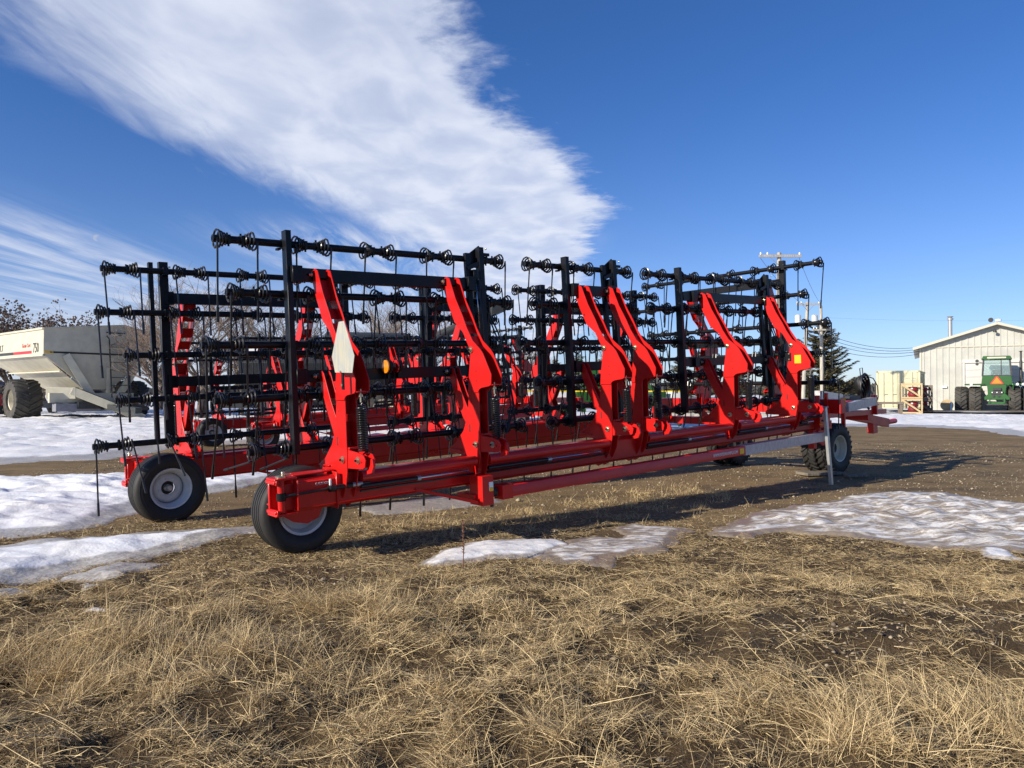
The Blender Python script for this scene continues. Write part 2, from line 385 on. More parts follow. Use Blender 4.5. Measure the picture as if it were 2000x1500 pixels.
def snowmat():
    m = bpy.data.materials.new('snow_and_ice'); m.use_nodes = True
    T = NT(m.node_tree); b = m.node_tree.nodes['Principled BSDF']
    tc = T.new('ShaderNodeTexCoord'); v = tc.outputs['Object']
    th = T.new('ShaderNodeAttribute', attribute_name='thick').outputs['Fac']
    dr = T.new('ShaderNodeAttribute', attribute_name='dirty').outputs['Fac']
    n1 = T.noise(v, 4.5, 6, .65); n2 = T.noise(v, 30, 4, .6); n3 = T.noise(v, 1.6, 4, .6)
    t = T.m('ADD', th, T.m('MULTIPLY_ADD', n1, .5, -.25))
    mp = T.new('ShaderNodeMapping'); T.l.new(v, mp.inputs[0]); mp.inputs['Scale'].default_value = (1, 3.2, 1); mp.inputs['Rotation'].default_value = (0, 0, .25)
    ns = T.noise(mp.outputs[0], 3.4, 7, .7, .6)
    ice = T.mix(T.sstep(n2, .35, .7), (.33, .30, .26, 1), (.56, .54, .51, 1))
    ice = T.mix(T.m('MULTIPLY', dr, .9, clamp=True), ice, (.20, .155, .11, 1))
    sn = T.mix(T.sstep(n3, .3, .7), (.80, .82, .87, 1), (.86, .85, .83, 1))
    dirtf = T.m('MULTIPLY', T.m('MULTIPLY', dr, 1.15, clamp=True), T.sstep(ns, .40, .58))
    sn = T.mix(dirtf, T.mix(T.m('MULTIPLY', dr, .45), sn, (.52, .48, .43, 1)), (.27, .22, .17, 1))
    fac = T.sstep(t, .30, .62)
    T.put(b.inputs['Base Color'], T.mix(fac, ice, sn))
    T.put(b.inputs['Roughness'], T.m('MULTIPLY_ADD', fac, .35, .32))
    bn = T.new('ShaderNodeBump'); bn.inputs['Strength'].default_value = .35; bn.inputs['Distance'].default_value = .04
    T.put(bn.inputs['Height'], T.m('ADD', T.m('MULTIPLY', n1, 1.2), T.m('MULTIPLY', n2, .35))); T.l.new(bn.outputs[0], b.inputs['Normal'])
    return m
SNOW = snowmat()
SNOWPOLYS = []
def sdist(PX, PY, poly):
    poly = np.array(poly); n = len(poly); d = np.full(PX.shape, 1e9); inside = np.zeros(PX.shape, bool)
    for i in range(n):
        a = poly[i]; b = poly[(i + 1) % n]; e = b - a; L = max((e ** 2).sum(), 1e-9)
        t = np.clip(((PX - a[0]) * e[0] + (PY - a[1]) * e[1]) / L, 0, 1)
        d = np.minimum(d, np.hypot(PX - a[0] - t * e[0], PY - a[1] - t * e[1]))
        c = (a[1] > PY) != (b[1] > PY)
        with np.errstate(divide='ignore', invalid='ignore'):
            xi = (b[0] - a[0]) * (PY - a[1]) / (b[1] - a[1]) + a[0]
        inside ^= c & (PX < xi)
    return np.where(inside, d, -d)
def snow_patch(name, poly, res, hmax, scale, rough, dirty=0., label=None, seed=0, wob=.25, icew=.0):
    p = np.array(poly); x0, y0 = p.min(0) - .6; x1, y1 = p.max(0) + .6
    X, Y = np.meshgrid(np.arange(x0, x1, res), np.arange(y0, y1, res))
    d = sdist(X, Y, poly) + (fbm(X * 1.8, Y * 1.8, seed, 4) - .5) * wob * 2 + (fbm(X * 9, Y * 9, seed + 5, 3) - .5) * .10
    d2 = np.maximum(d - icew * (.5 + fbm(X * 1.1, Y * 1.1, seed + 9, 2)), 0)
    h = np.where(d > 0, .012 + np.minimum(d, .12) * .05, np.maximum(d * .3, -.10) - .004)
    prof = 1 - np.exp(-d2 / scale)
    h = h + prof * hmax * (.35 + 1.0 * fbm(X * .9, Y * 1.5, seed + 2, 4)) + prof * (fbm(X * 3.2, Y * 5.5, seed + 4, 4) - .5) * rough
    thick = np.clip(d2 / (scale * .8), 0, 1)
    SNOWPOLYS.append(poly)
    o = link(name, gridmesh(name, X, Y, gh(X, Y) + h, d > -.35, {'thick': thick, 'dirty': np.full(X.shape, float(dirty))}))
    o.data.materials.append(SNOW); tag(o, label, kind='structure'); return o
PG = lambda L: [G(*q) for q in L]
# snow bank on the far left and the snow covered field beyond the gravel yard
bank = PG([(-330, 912), (0, 907), (100, 902), (200, 899), (290, 886), (345, 874), (480, 866), (600, 864), (800, 862), (1000, 858), (1200, 846), (1400, 836), (1660, 833), (1800, 834), (1900, 839), (2000, 854), (2120, 868), (2500, 880)])
bankp = bank + [(60, 48), (-60, 48)]
snow_patch('snow_bank', bankp, .22, .20, 1.3, .26, .12, seed=11, wob=.5, icew=.5)
xf = axis_pts([(-4000, -400, 6), (-400, -60, 20), (-60, 70, 130), (70, 400, 20), (400, 4000, 6)]); yf = axis_pts([(46, 90, 60), (90, 400, 30), (400, 4800, 8)])
XF, YF = np.meshgrid(xf, yf)
zf = .05 + .16 * fbm(XF * .12, YF * .25, 4, 4) * sst(YF, 46, 50) + (YF - 90).clip(0) * .0012
ff = link('snow_field', gridmesh('snow_field', XF, YF, zf, None, {'thick': np.ones(XF.shape), 'dirty': .12 + .5 * sst(fbm(XF * .03, YF * .06, 8, 3), .5, .7) * sst(YF, 90, 200)}))
ff.data.materials.append(SNOW); tag(ff, kind='structure')
snow_patch('snow_patch', PG([(-260, 938), (0, 936), (100, 933), (240, 927), (430, 918), (560, 915), (700, 905), (690, 915), (560, 935), (470, 955), (300, 978), (268, 1003), (205, 1020), (150, 1040), (60, 1048), (0, 1052), (-260, 1065)]), .05, .13, .55, .17, .06, seed=21, wob=.16, icew=.12)
snow_patch('snow_patch', PG([(-260, 1068), (0, 1062), (100, 1056), (200, 1049), (350, 1038), (500, 1028), (520, 1040), (400, 1062), (335, 1079), (280, 1092), (215, 1098), (150, 1110), (60, 1124), (0, 1134), (-200, 1150)]), .035, .075, .30, .08, .05, seed=31, wob=.09, icew=.22)
snow_patch('ice_patch', PG([(98, 1139), (125, 1122), (190, 1108), (240, 1099), (345, 1094), (322, 1110), (300, 1120), (230, 1134), (150, 1142)]), .02, .012, .5, .01, .12, seed=35, wob=.03, icew=1.2)
for q_ in ([(150, 1150), (180, 1146), (195, 1150), (170, 1154)], [(175, 1195), (205, 1190), (222, 1193), (190, 1200)]): snow_patch('snow_patch', PG(q_), .012, .02, .06, .01, .1, seed=36, wob=.01)
snow_patch('snow_patch', PG([(-60, 1150), (30, 1148), (75, 1150), (40, 1163), (-60, 1170)]), .03, .03, .3, .03, .2, seed=33, wob=.04, icew=.1)
snow_patch('ice_patch', PG([(690, 993), (760, 981), (860, 969), (945, 972), (990, 980), (900, 992), (820, 1000), (740, 1004)]), .04, .02, .6, .02, .35, seed=41, wob=.10, icew=.9)
snow_patch('snow_patch', PG([(818, 1096), (860, 1072), (920, 1060), (1010, 1056), (1090, 1058), (1120, 1070), (1060, 1086), (980, 1090), (900, 1098), (850, 1103)]), .02, .06, .20, .05, .25, seed=51, wob=.07)
snow_patch('snow_patch', PG([(1040, 1074), (1120, 1046), (1200, 1028), (1300, 1030), (1330, 1044), (1270, 1078), (1180, 1100), (1090, 1100)]), .025, .022, .30, .07, .95, seed=61, wob=.45, icew=.0)
snow_patch('snow_patch', PG([(1400, 1040), (1450, 1014), (1540, 988), (1610, 982), (1640, 974), (1720, 964), (1850, 962), (1885, 974), (2000, 990), (2200, 1000), (2200, 1100), (2000, 1086), (1900, 1078), (1800, 1070), (1740, 1060), (1640, 1056), (1540, 1046), (1470, 1050)]), .03, .06, .28, .15, .95, seed=71, wob=.24, icew=.02)
snow_patch('snow_patch', PG([(1905, 1076), (1960, 1080), (1985, 1100), (1930, 1098)]), .025, .05, .12, .03, .2, seed=81, wob=.03)
# muddy track in front of the shed
def sheet(name, poly, z, m):
    me = bpy.data.meshes.new(name); me.from_pydata([(x, y, z) for x, y in poly], [], [tuple(range(len(poly)))]); me.materials.append(m)
    return tag(link(name, me), kind='structure')
MUD = mat('muddy_track', (.16, .125, .085), .8, col2=(.62, .60, .58), scale=.35, thr=(.56, .62), bump=.4, bscale=6)
sheet('muddy_track', [(26.5, 50.5), (33, 48), (47, 41), (80, 30), (80, 38), (50, 48.5), (34, 53), (27, 55)], .26, MUD)

# ------------------------------------------------------------------ wheels (axis = local y)
def rib_tyre(r, w, rimr):
    mb = MB().use(RUB); h = w / 2; prof = []
    prof += [(-h * .62, rimr), (-h * .80, rimr + .02), (-h * .98, rimr + (r - rimr) * .40), (-h, rimr + (r - rimr) * .50), (-h * 1.012, rimr + (r - rimr) * .52), (-h * 1.012, rimr + (r - rimr) * .57), (-h * .995, rimr + (r - rimr) * .59), (-h * .975, rimr + (r - rimr) * .70), (-h * .985, rimr + (r - rimr) * .715), (-h * .96, rimr + (r - rimr) * .76), (-h * .93, r * .93), (-h * .80, r * .978), (-h * .72, r * .99)]
    g = 5; ww = h * 1.44 / g
    for i in range(g):
        a = -h * .72 + i * ww
        if i: prof += [(a, r * .962), (a + .012, r * .962), (a + .014, r)]
        prof += [(a + ww * .5, r * (1 - .0))]
        if i < g - 1: prof += [(a + ww - .003, r)]
    prof += [(h * .72, r * .99), (h * .80, r * .978), (h * .93, r * .93), (h, rimr + (r - rimr) * .58), (h * .98, rimr + (r - rimr) * .40), (h * .80, rimr + .02), (h * .62, rimr)]
    mb.lathe(prof, (0, 0, 0), (0, 1, 0), 56, closed=True); return mb
def lug_tyre(r, w, rimr, n=22, lug=.045, m=RUB, lw=.045, seg=40):
    mb = MB().use(m); h = w / 2; rb = r - lug
    prof = [(-h * .75, rimr), (-h * .95, rimr + .03), (-h, rimr + (rb - rimr) * .5), (-h * .95, rb * .95), (-h * .8, rb), (h * .8, rb), (h * .95, rb * .95), (h, rimr + (rb - rimr) * .5), (h * .95, rimr + .03), (h * .75, rimr)]
    mb.lathe(prof, (0, 0, 0), (0, 1, 0), seg, closed=True)
    for k in range(n):
        for sgn in (-1, 1):
            a0 = 2 * PI * (k + (.5 if sgn > 0 else 0)) / n; st = 5; vs = []
            for i in range(st):
                f = i / (st - 1); y = sgn * h * (1.0 * f + (-.02) * (1 - f)); a = a0 + f * .50 * 2.2 * (w / r) * .36
                rr = r - (.10 * lug * f) - (lug * .9 if f > .99 else 0)
                ro = rb * .96 - (.05 * r if f > .99 else 0)
                dl = lw / r / 2
                for (aa, q) in ((a - dl, ro), (a - dl * .7, rr), (a + dl * .7, rr), (a + dl, ro)):
                    vs.append((math.sin(aa) * q, y, math.cos(aa) * q))
            fs = [(i * 4 + j, i * 4 + j + 1, i * 4 + j + 5, i * 4 + j + 4) for i in range(st - 1) for j in range(3)] + [(0, 1, 2, 3), tuple(range(st * 4 - 4, st * 4))[::-1]]
            mb.add(vs, fs)
    return mb
def rim_mb(rr, w, m=RIM, dish=.0, hub=True, bolts=8, face=-1, seg=40):
    """face: the side (sign of y) the dish is shown on"""
    mb = MB().use(m); h = w / 2; f = face
    prof = [(f * h * .86, rr * 1.04), (f * h * .80, rr * 1.05), (f * h * .76, rr * .97), (f * h * .45, rr * .93), (f * h * .30, rr * .84), (-f * h * .3, rr * .84), (-f * h * .5, rr * .93), (-f * h * .76, rr * .97), (-f * h * .80, rr * 1.05), (-f * h * .86, rr * 1.04), (-f * h * .8, rr * .94), (-f * h * .5, rr * .88), (-f * h * .28, rr * .80), (f * h * .28, rr * .80), (f * h * .5, rr * .89), (f * h * .80, rr * .96)]
    mb.lathe(prof, (0, 0, 0), (0, 1, 0), seg, closed=True)
    y0 = f * h * dish
    mb.lathe([(y0 - f * .04, rr * .82), (y0, rr * .70), (y0 + f * .015, rr * .55), (y0 + f * .015, rr * .36), (y0 - .012 * f, rr * .34), (y0 - f * .02, rr * .55), (y0 - f * .06, rr * .83)], (0, 0, 0), (0, 1, 0), seg, closed=True)
    if hub:
        mb.use(DARKHUB).lathe([(y0 - f * .05, rr * .37), (y0 - f * .03, .001)], (0, 0, 0), (0, 1, 0), 20)
        mb.use(STEEL if hub == 2 else DARKHUB).lathe([(y0 - f * .05, rr * .18), (y0 + f * .05, rr * .17), (y0 + f * .07, rr * .12), (y0 + f * .07, .001)], (0, 0, 0), (0, 1, 0), 18)
    for k in range(bolts):
        a = 2 * PI * k / bolts + .2
        mb.use(ZINC if m is CREAM else m).disc((math.cos(a) * rr * .47, y0 + f * .022, math.sin(a) * rr * .47), (0, 1, 0), rr * .05, .03, 6)
    return mb
M_RIBT = rib_tyre(.405, .32, .225).mesh('tyre'); M_RIMA = rim_mb(.225, .30, dish=.05, hub=2).mesh('rim')
M_LUGT = lug_tyre(.47, .26, .235, 26, .028, RUB, .05).mesh('tyre'); M_RIMC = rim_mb(.235, .28, CREAM, dish=.3).mesh('rim')
def wheel(parent, loc, rz, tyre, rim, name='wheel'):
    t = link(name, tyre, parent, loc, (0, 0, rz)); t.name = name
    t.rotation_euler = (0, 0, rz); link('rim', rim, t); return t

# ------------------------------------------------------------------ the heavy harrow (local axes: s forward, t to the far side, z up)
AZ = R(39.6); KS = .049
mu = Vector((math.cos(AZ), math.sin(AZ), KS)).normalized(); mw = Vector((-math.sin(AZ), math.cos(AZ), 0)); mz = mu.cross(mw)
MROT = Matrix((mu, mw, mz)).transposed().to_4x4()
T_B = 3.35; DS_B = -.47
BAR_R = .035
def tine_mesh(side, length=.75):
    """spring tine: conical coil round the bar (bar along x) that widens towards side, then a straight shank"""
    mb = MB().use(BLK2); pts = []; turns = 3.6; n = int(turns * 11)
    for i in range(n + 1):
        f = i / n; a = PI / 2 + 2 * PI * turns * (1 - f); rr = .043 + .041 * min(1, f * 1.25)
        pts.append((side * (-.06 + .105 * f), -math.sin(a) * rr, math.cos(a) * rr))
    x = side * .045
    pts += [(x, -.084, -.03), (x, -.083, -.12)]
    mb.tube(pts, .0100, 5, cap=False)
    mb.tube([(x, -.083, -.11), (x, -.078, -length + .13)], .0088, 6)
    mb.use(BLK2).tube([(x, -.078, -length + .14), (x, -.077, -length)], .0125, 6)
    mb.use(BLK).box((side * -.073, 0, 0), (.026, .088, .084)); mb.box((side * -.073, .02, .048), (.016, .012, .03)); mb.box((side * -.073, -.02, -.048), (.016, .012, .03))
    return mb
TINE = {k: tine_mesh(k).mesh('tine') for k in (-1, 1)}
def tine_positions(n_pairs, gap, period): return [(i * period + j * gap, -1 if j == 0 else 1) for i in range(n_pairs) for j in (0, 1)]
def bar_mb(s0, s1, rows=None):
    mb = MB().use(BLK).lathe([(s0, .001), (s0, BAR_R), (s1, BAR_R), (s1, .001)], (0, 0, 0), (1, 0, 0), 14)
    mb.lathe([(s0 - .004, BAR_R * .55), (s0 - .004, BAR_R * .98), (s0 + .01, BAR_R * 1.05)], (0, 0, 0), (1, 0, 0), 14)
    return mb
ROWZ = [2.90, 2.42, 1.94, 1.44, .95]
OFF_A = [0, .09, -.13, .12, .27]; OFF_S1 = [0, .10, -.14, -.05, .22]; OFF_B = [0, -.08, .19, .08, -.15]
N_TINE = [0]
def tine_bar(parent, loc, rz, npairs, gap, period, lean, clamps, joined=False, special={}, far=False):
    """one bar carrying its spring tines; loc = first tine"""
    pos = tine_positions(npairs, gap, period); s1 = pos[-1][0]
    mb = bar_mb(-.06, s1 + .06)
    for c in clamps:                                                # U bolts where the bar is held on the frame
        mb.use(BLK).box((c, 0, 0), (.055, .085, .085)); mb.box((c - .05, .02, -.05), (.03, .06, .02)); mb.use(ZINC).box((c + .035, -.05, .045), (.018, .02, .02))
    if joined:
        for x, sd_ in pos:
            a = lean + random.uniform(-.04, .04); sub = tine_mb_cache[sd_]
            mb.use(BLK2); ca, sa = math.cos(a), math.sin(a)
            mb.add([(vx + x, vy * ca - vz * sa, vy * sa + vz * ca) for vx, vy, vz in sub[0]], sub[1])
    o = part('tine_bar', mb, parent, loc=loc, rot=(0, 0, rz))
    if joined: return o
    for i, (x, sd_) in enumerate(pos):
        a = lean + random.gauss(0, .035)
        if i in special: a = special[i]
        t = link('tine', TINE[sd_], o, (x, 0, 0), (a, random.gauss(0, .014), 0)); N_TINE[0] += 1
    return o
def simple_tine(side):
    mb = MB(); pts = [(side * (-.06 + .105 * i / 15), -math.sin(i * 1.4) * .07, math.cos(i * 1.4) * .07) for i in range(16)]
    mb.tube(pts, .009, 3, cap=False); mb.tube([(side * .045, -.08, 0), (side * .045, -.078, -.75)], .010, 4); return (mb.v, mb.f)
tine_mb_cache = {k: simple_tine(k) for k in (-1, 1)}

# lift arm, column, lower link and spring as seen in the plane across the wing (t, z)
ARM = [(.415, 2.595), (.41, 2.64), (.36, 2.657), (.30, 2.63), (.20, 2.40), (.085, 2.21), (.02, 2.08), (-.075, 1.94), (-.20, 1.845), (-.243, 1.80), (-.37, 1.58), (-.362, 1.478), (-.33, 1.462), (-.20, 1.445), (-.16, 1.43), (-.137, 1.40), (.035, 1.40), (.022, 1.539), (-.028, 1.80), (-.005, 1.874), (.092, 2.037), (.234, 2.151), (.344, 2.36), (.425, 2.55)]
COL = [(.026, 1.54), (-.025, 1.78), (-.13, 1.78), (-.135, 1.40), (-.128, .90), (-.118, .74), (-.085, .62), (-.02, .508), (.06, .42), (.13, .388), (.17, .40), (.20, .43), (.205, .73), (.44, .735), (.445, .76), (.425, .80), (.32, .85), (.30, .87), (.17, .984), (.112, 1.09), (.075, 1.16)]
LNK = [(.415, 1.60), (.41, 1.665), (.36, 1.68), (.325, 1.655), (.20, 1.40), (.07, 1.19), (-.02, 1.05), (-.10, .90), (-.10, .78), (.0, .78), (.035, .95), (.19, 1.13), (.30, 1.33), (.385, 1.51)]
GAP = .066
def channel(poly, web, halfw, mats=RED, th=.010, webth=.008, holes=None):
    """two parallel plates with a recessed web following one edge"""
    mb = MB().use(mats)
    for sg in (-1, 1): mb.prism(poly, 0, sg * halfw - th / 2, sg * halfw + th / 2)
    for a, b in zip(web[:-1], web[1:]):
        d = Vector((0, b[0] - a[0], b[1] - a[1])); L = d.length
        nseg = max(1, int(L / .20)) if holes else 1
        for i in range(nseg):                                      # ladder of rungs, so the slots stay open
            f0 = (i + (.02 if holes else 0)) / nseg; f1 = (i + (.74 if holes else 1)) / nseg
            p = Vector((0, a[0], a[1])) + d * f0; q = Vector((0, a[0], a[1])) + d * f1
            mb.beam(p, q, halfw * 2 - th, webth, up=(0, -d.z, d.y))
    return mb
def spring_mb(top, bot, r=.044):
    mb = MB(); top = Vector(top); bot = Vector(bot); d = bot - top; L = d.length; q = d.to_track_quat('Z', 'Y')
    n = 19; pts = []; l0, l1 = .10, L - .07
    pts += [Vector((0, 0, .01)), Vector((.02, 0, .03)), Vector((.018, 0, .055)), Vector((0, 0, .08))]
    for i in range(n * 9 + 1):
        a = 2 * PI * i / 9; pts.append(Vector((math.cos(a) * r, math.sin(a) * r, l0 + (l1 - l0) * i / (n * 9))))
    pts += [Vector((0, 0, l1 + .02)), Vector((0, 0, L))]
    mb.use(BLK2).tube([top + q @ p for p in pts], .0085, 5)
    mb.use(ZINC).tube([top + Vector((0, 0, .06)), top + Vector((0, 0, -.06))], .009, 6)
    mb.disc(top + Vector((0, 0, .0)), (0, 0, 1), .02, .02, 8)
    return mb
def bolt_mb(sz=.026):
    mb = MB().use(ZINC).disc((0, 0, 0), (1, 0, 0), sz * 1.25, .012, 18); mb.disc((-.012, 0, 0), (1, 0, 0), sz * .75, .02, 6); mb.use(BLK).disc((-.024, 0, 0), (1, 0, 0), sz * .4, .02, 8); return mb
def meshes(mirror):
    fn = (lambda p: (p[0], -p[1], p[2])) if mirror else None
    D = {}
    arm = channel(ARM, [(.385, 2.56), (.25, 2.27), (.13, 2.12), (.02, 1.99), (-.06, 1.86), (-.10, 1.62), (-.13, 1.46)], GAP, holes=True)
    arm.use(BLK).box((0, .385, 2.60), (GAP * 2 + .05, .06, .07)); arm.use(RED).box((0, -.345, 1.475), (GAP * 2 - .01, .06, .012))
    for z in (1.62, 1.52): arm.use(BLK).disc((-GAP - .006, -.12, z), (1, 0, 0), .006, .004, 8)
    D['lift_arm'] = arm.mesh('lift_arm', 30, fn)
    slot = mat('recess_shade_red', (.16, .004, .004), .6) if not mirror else bpy.data.materials['recess_shade_red']  # dark red on flat boxes paints in the shade of slots, nothing is cut
    D['column'] = channel(COL, [(.0, 1.72), (-.01, 1.20), (-.01, .50)], GAP - .012, holes=True).use(RED).box((0, .32, .78), (.16, .22, .012)).use(slot).box((-GAP + .006, .045, 1.02), (.004, .025, .08)).box((-GAP + .006, .0, 1.30), (.004, .012, .012)).box((-GAP + .006, .10, .72), (.004, .014, .014)).box((-GAP + .006, .17, .72), (.004, .014, .014)).mesh('column', 30, fn)
    D['link'] = channel(LNK, [(.38, 1.60), (.25, 1.35), (.10, 1.12), (0, .98)], GAP - .030, holes=True).use(BLK).box((0, .385, 1.63), (GAP * 2 + .03, .055, .06)).mesh('lower_link', 30, fn)
    lev = MB().use(RED)
    for sg in (-1, 1): lev.prism([(-.10, .95), (-.30, .935), (-.42, .915), (-.455, .87), (-.44, .81), (-.40, .79), (-.10, .775)], 0, sg * .045 - .006, sg * .045 + .006)
    lev.prism([(-.40, .74), (-.49, .76), (-.525, .82), (-.505, .885), (-.475, .885), (-.46, .82), (-.40, .79)], 0, -.012, .012)
    lev.box((0, -.14, .96), (.10, .05, .02)); lev.use(BLK).disc((-.053, -.39, .85), (1, 0, 0), .008, .004, 8)
    D['lever'] = lev.mesh('spring_lever', 30, fn)
    D['spring'] = spring_mb((0, -.325, 1.44), (0, -.335, .87)).mesh('spring', 60, fn)
    D['bolt'] = bolt_mb().mesh('pivot_bolt', 30); D['nut'] = bolt_mb(.020).mesh('pivot_bolt', 30)
    return D
MESH = {False: meshes(False), True: meshes(True)}

def wing(root, mirror, detail=True):
    """one folded wing: main beam, caster wheel, six lift arms, three harrow sections"""
    sg = -1 if mirror else 1; s0 = DS_B if mirror else 0.0; t0 = T_B if mirror else 0.0
    def V(s, t, z): return (s0 + s, t0 + sg * t, z)
    Dm = MESH[mirror]
    def P_(name, mb, **k):
        mb.v = [V(*p) for p in mb.v]; return part(name, mb, root, **k)
    # main beam with the round rockshaft along its outer side
    mb = MB().use(RED).prism([(.0, .46), (.03, .43), (.19, .43), (.22, .46), (.22, .69), (.19, .72), (.03, .72), (.0, .69)], 0, .0, 9.15)
    mb.prism([(-.02, .41), (.24, .41), (.24, .745), (-.02, .745)], 0, .50, .515); P_('main_beam', mb, bevel=.004)
    for a, b in ((.72, 2.05), (2.22, 4.06), (4.80, 6.62), (6.84, 8.35), (8.58, 9.0)):
        P_('rockshaft', MB().use(RED).lathe([(a, .001), (a, .052), (b, .052), (b, .001)], (0, -.068, .685), (1, 0, 0), 20))
        if detail:
            mb = MB().use(HOSE); L = b - a
            mb.lathe([(a, .001), (a, .020), (a + L * .48, .020), (a + L * .48, .001)], (0, -.066, .590), (1, 0, 0), 10)
            mb.use(ROD).lathe([(a + L * .48, .010), (a + L * .93, .010)], (0, -.066, .592), (1, 0, 0), 8)
            mb.use(STEEL).lathe([(a + L * .46, .001), (a + L * .46, .026), (a + L * .49, .026), (a + L * .49, .001)], (0, -.066, .590), (1, 0, 0), 10)
            mb.use(HOSE).tube([(a, -.05, .545), (a + L * .3, -.06, .550), (a + L * .6, -.06, .545), (b, -.05, .555)], .012, 6)
            P_('hydraulic_cylinder', mb)
    # end hub and caster
    mb = MB().use(RED)
    mb.box((-.12, .02, .745), (.20, .20, .022)); mb.box((-.12, .02, .435), (.20, .20, .022))
    mb.lathe([(.45, .001), (.45, .032), (.735, .032), (.735, .001)], (-.15, -.03, 0), (0, 0, 1), 16)
    mb.box((-.205, .095, .59), (.018, .03, .30)); mb.box((-.205, -.005, .72), (.018, .17, .045)); mb.box((-.205, -.005, .46), (.018, .17, .045)); mb.box((-.20, .03, .46), (.05, .20, .03)); mb.box((-.20, .03, .72), (.05, .20, .03))
    mb.box((-.02, -.045, .59), (.012, .09, .27)); mb.box((-.09, .11, .59), (.2, .018, .28))
    mb.prism([(-.02, .02), (.25, .03), (.42, .10), (.42, .16), (.2, .2), (-.02, .2)], 2, .745, .76)
    mb.use(ZINC).disc((-.15, -.03, .765), (0, 0, 1), .045, .02, 14); mb.disc((-.13, -.035, .79), (0, 0, 1), .016, .04, 8); mb.box((-.08, .0, .775), (.08, .02, .015))
    mb.use(BLK).lathe([(.555, .001), (.555, .040), (.625, .040), (.625, .001)], (-.15, -.03, 0), (0, 0, 1), 12)
    mb.use(HOSE).tube([(-.15, -.04, .59), (-.05, -.075, .60), (.18, -.05, .605), (.30, -.045, .608)], .015, 8)
    mb.tube([(.30, -.045, .608), (.70, -.05, .615)], .024, 8); mb.disc((.32, -.045, .609), (1, 0, 0), .036, .06, 10); mb.use(WHT).box((.30, -.06, .665), (.02, .02, .06))
    mb.use(STEEL).lathe([(.52, .025), (.62, .025)], (0, -.05, .613), (1, 0, 0), 10)
    mb.v = [(p[0] + .12, p[1], p[2]) for p in mb.v]
    P_('hub_bracket', mb, bevel=.004)
    if detail and not mirror:
        text('lettering', 'CAUTION', WHT, root, V(.30, -.004, .648), (PI / 2, 0, 0), .03)
    fork = MB().use(RED).prism([(-.10, .52), (.05, .54), (.36, .50), (.42, .42), (.38, .33), (.27, .29), (.14, .32), (-.02, .43)], 1, .12, .145)
    fork.box((.06, .16, .60), (.10, .06, .20)); fork.use(DARKHUB).lathe([(.16, .001), (.16, .06), (.30, .06), (.30, .001)], (.29, 0, .40), (0, 1, 0), 16)
    P_('caster_arm', fork, bevel=.004)
    wl = wheel(root, V(.29, .38, .395), 0 if mirror else PI, M_RIBT, M_RIMA)
    if mirror: wl.rotation_euler = (0, 0, R(4))
    # inner bracket and stay where the draft tube starts, the draft tube itself
    mb = MB().use(RED).box((2.02, -.20, .40), (.14, .22, .30)); mb.box((2.02, -.05, .33), (.20, .30, .05)); mb.use(DARKHUB).disc((2.13, -.22, .36), (1, 0, 0), .05, .10, 12); mb.disc((2.13, -.22, .27), (0, 0, 1), .02, .12, 8)
    mb.use(WHT).box((2.06, -.312, .44), (.055, .003, .09)); mb.use(YEL).box((2.06, -.314, .41), (.045, .003, .04))
    P_('hinge_bracket', mb, bevel=.004)
    P_('stay_rod', MB().use(RED).beam((1.35, -.0, .47), (1.95, -.22, .28), .03, .03))
    mb = MB().use(RED).prism([(-.31, .30), (-.305, .295), (-.20, .295), (-.19, .30), (-.19, .41), (-.20, .42), (-.305, .42), (-.31, .41)], 0, 2.24, 8.85)
    mb.box((2.27, -.25, .358), (.14, .15, .15)); dt = P_('draft_tube', mb, bevel=.003)
    if not mirror and detail:
        text('lettering', 'WWW.RITEWAYMFG.COM', WHT, dt, V(5.86, -.3125, .338), (PI / 2, 0, 0), .060, sx=.78)
        link('reflector', MB().use(YEL).box((0, 0, 0), (.10, .006, .075)).mesh('reflector'), dt, V(6.53, -.315, .357))
        link('plastic_wrap', MB().use(WRAP).prism([(-.318, .288), (-.182, .288), (-.182, .428), (-.318, .428)], 0, 6.62, 8.88).mesh('plastic_wrap'), dt)
    # six lift arms with their columns, lower links, springs and bolts
    arms = (.62, 2.14, 4.15, 4.72, 6.72, 8.45)
    for i, s in enumerate(arms):
        loc = V(s, 0, 0)
        link('lift_arm', Dm['lift_arm'], root, loc, bevel=.004)
        link('column', Dm['column'], root, loc, bevel=.004)
        link('lower_link', Dm['link'], root, loc, bevel=.003)
        link('spring_lever', Dm['lever'], root, loc, bevel=.003)
        sp = link('spring', Dm['spring'], root, loc)
        for (t, z, k) in ((-.05, 1.845, 'bolt'), (-.055, .855, 'bolt'), (-.33, .865, 'bolt'), (.385, 2.60, 'nut'), (.385, 1.63, 'nut')):
            x = -GAP - .012 if k == 'bolt' else -GAP - .03
            if k == 'bolt' and t < -.3: x = -.055
            if k == 'bolt' and z > .8 and z < .86 and t > -.3: x = -GAP
            if detail: link('pivot_bolt', Dm[k], root, V(s + x, t, z))
    # three sections: posts, cross beams, five bars each
    secs = ((-.27, 5, .27, .735, (.33, 2.62), (.38, 2.42), OFF_S1), (3.41, 3, .29, .745, (3.97, 4.85), (4.05, 4.75), OFF_A), (5.61, 5, .33, .765, (6.24, 8.56), (6.5, 8.4), OFF_A))
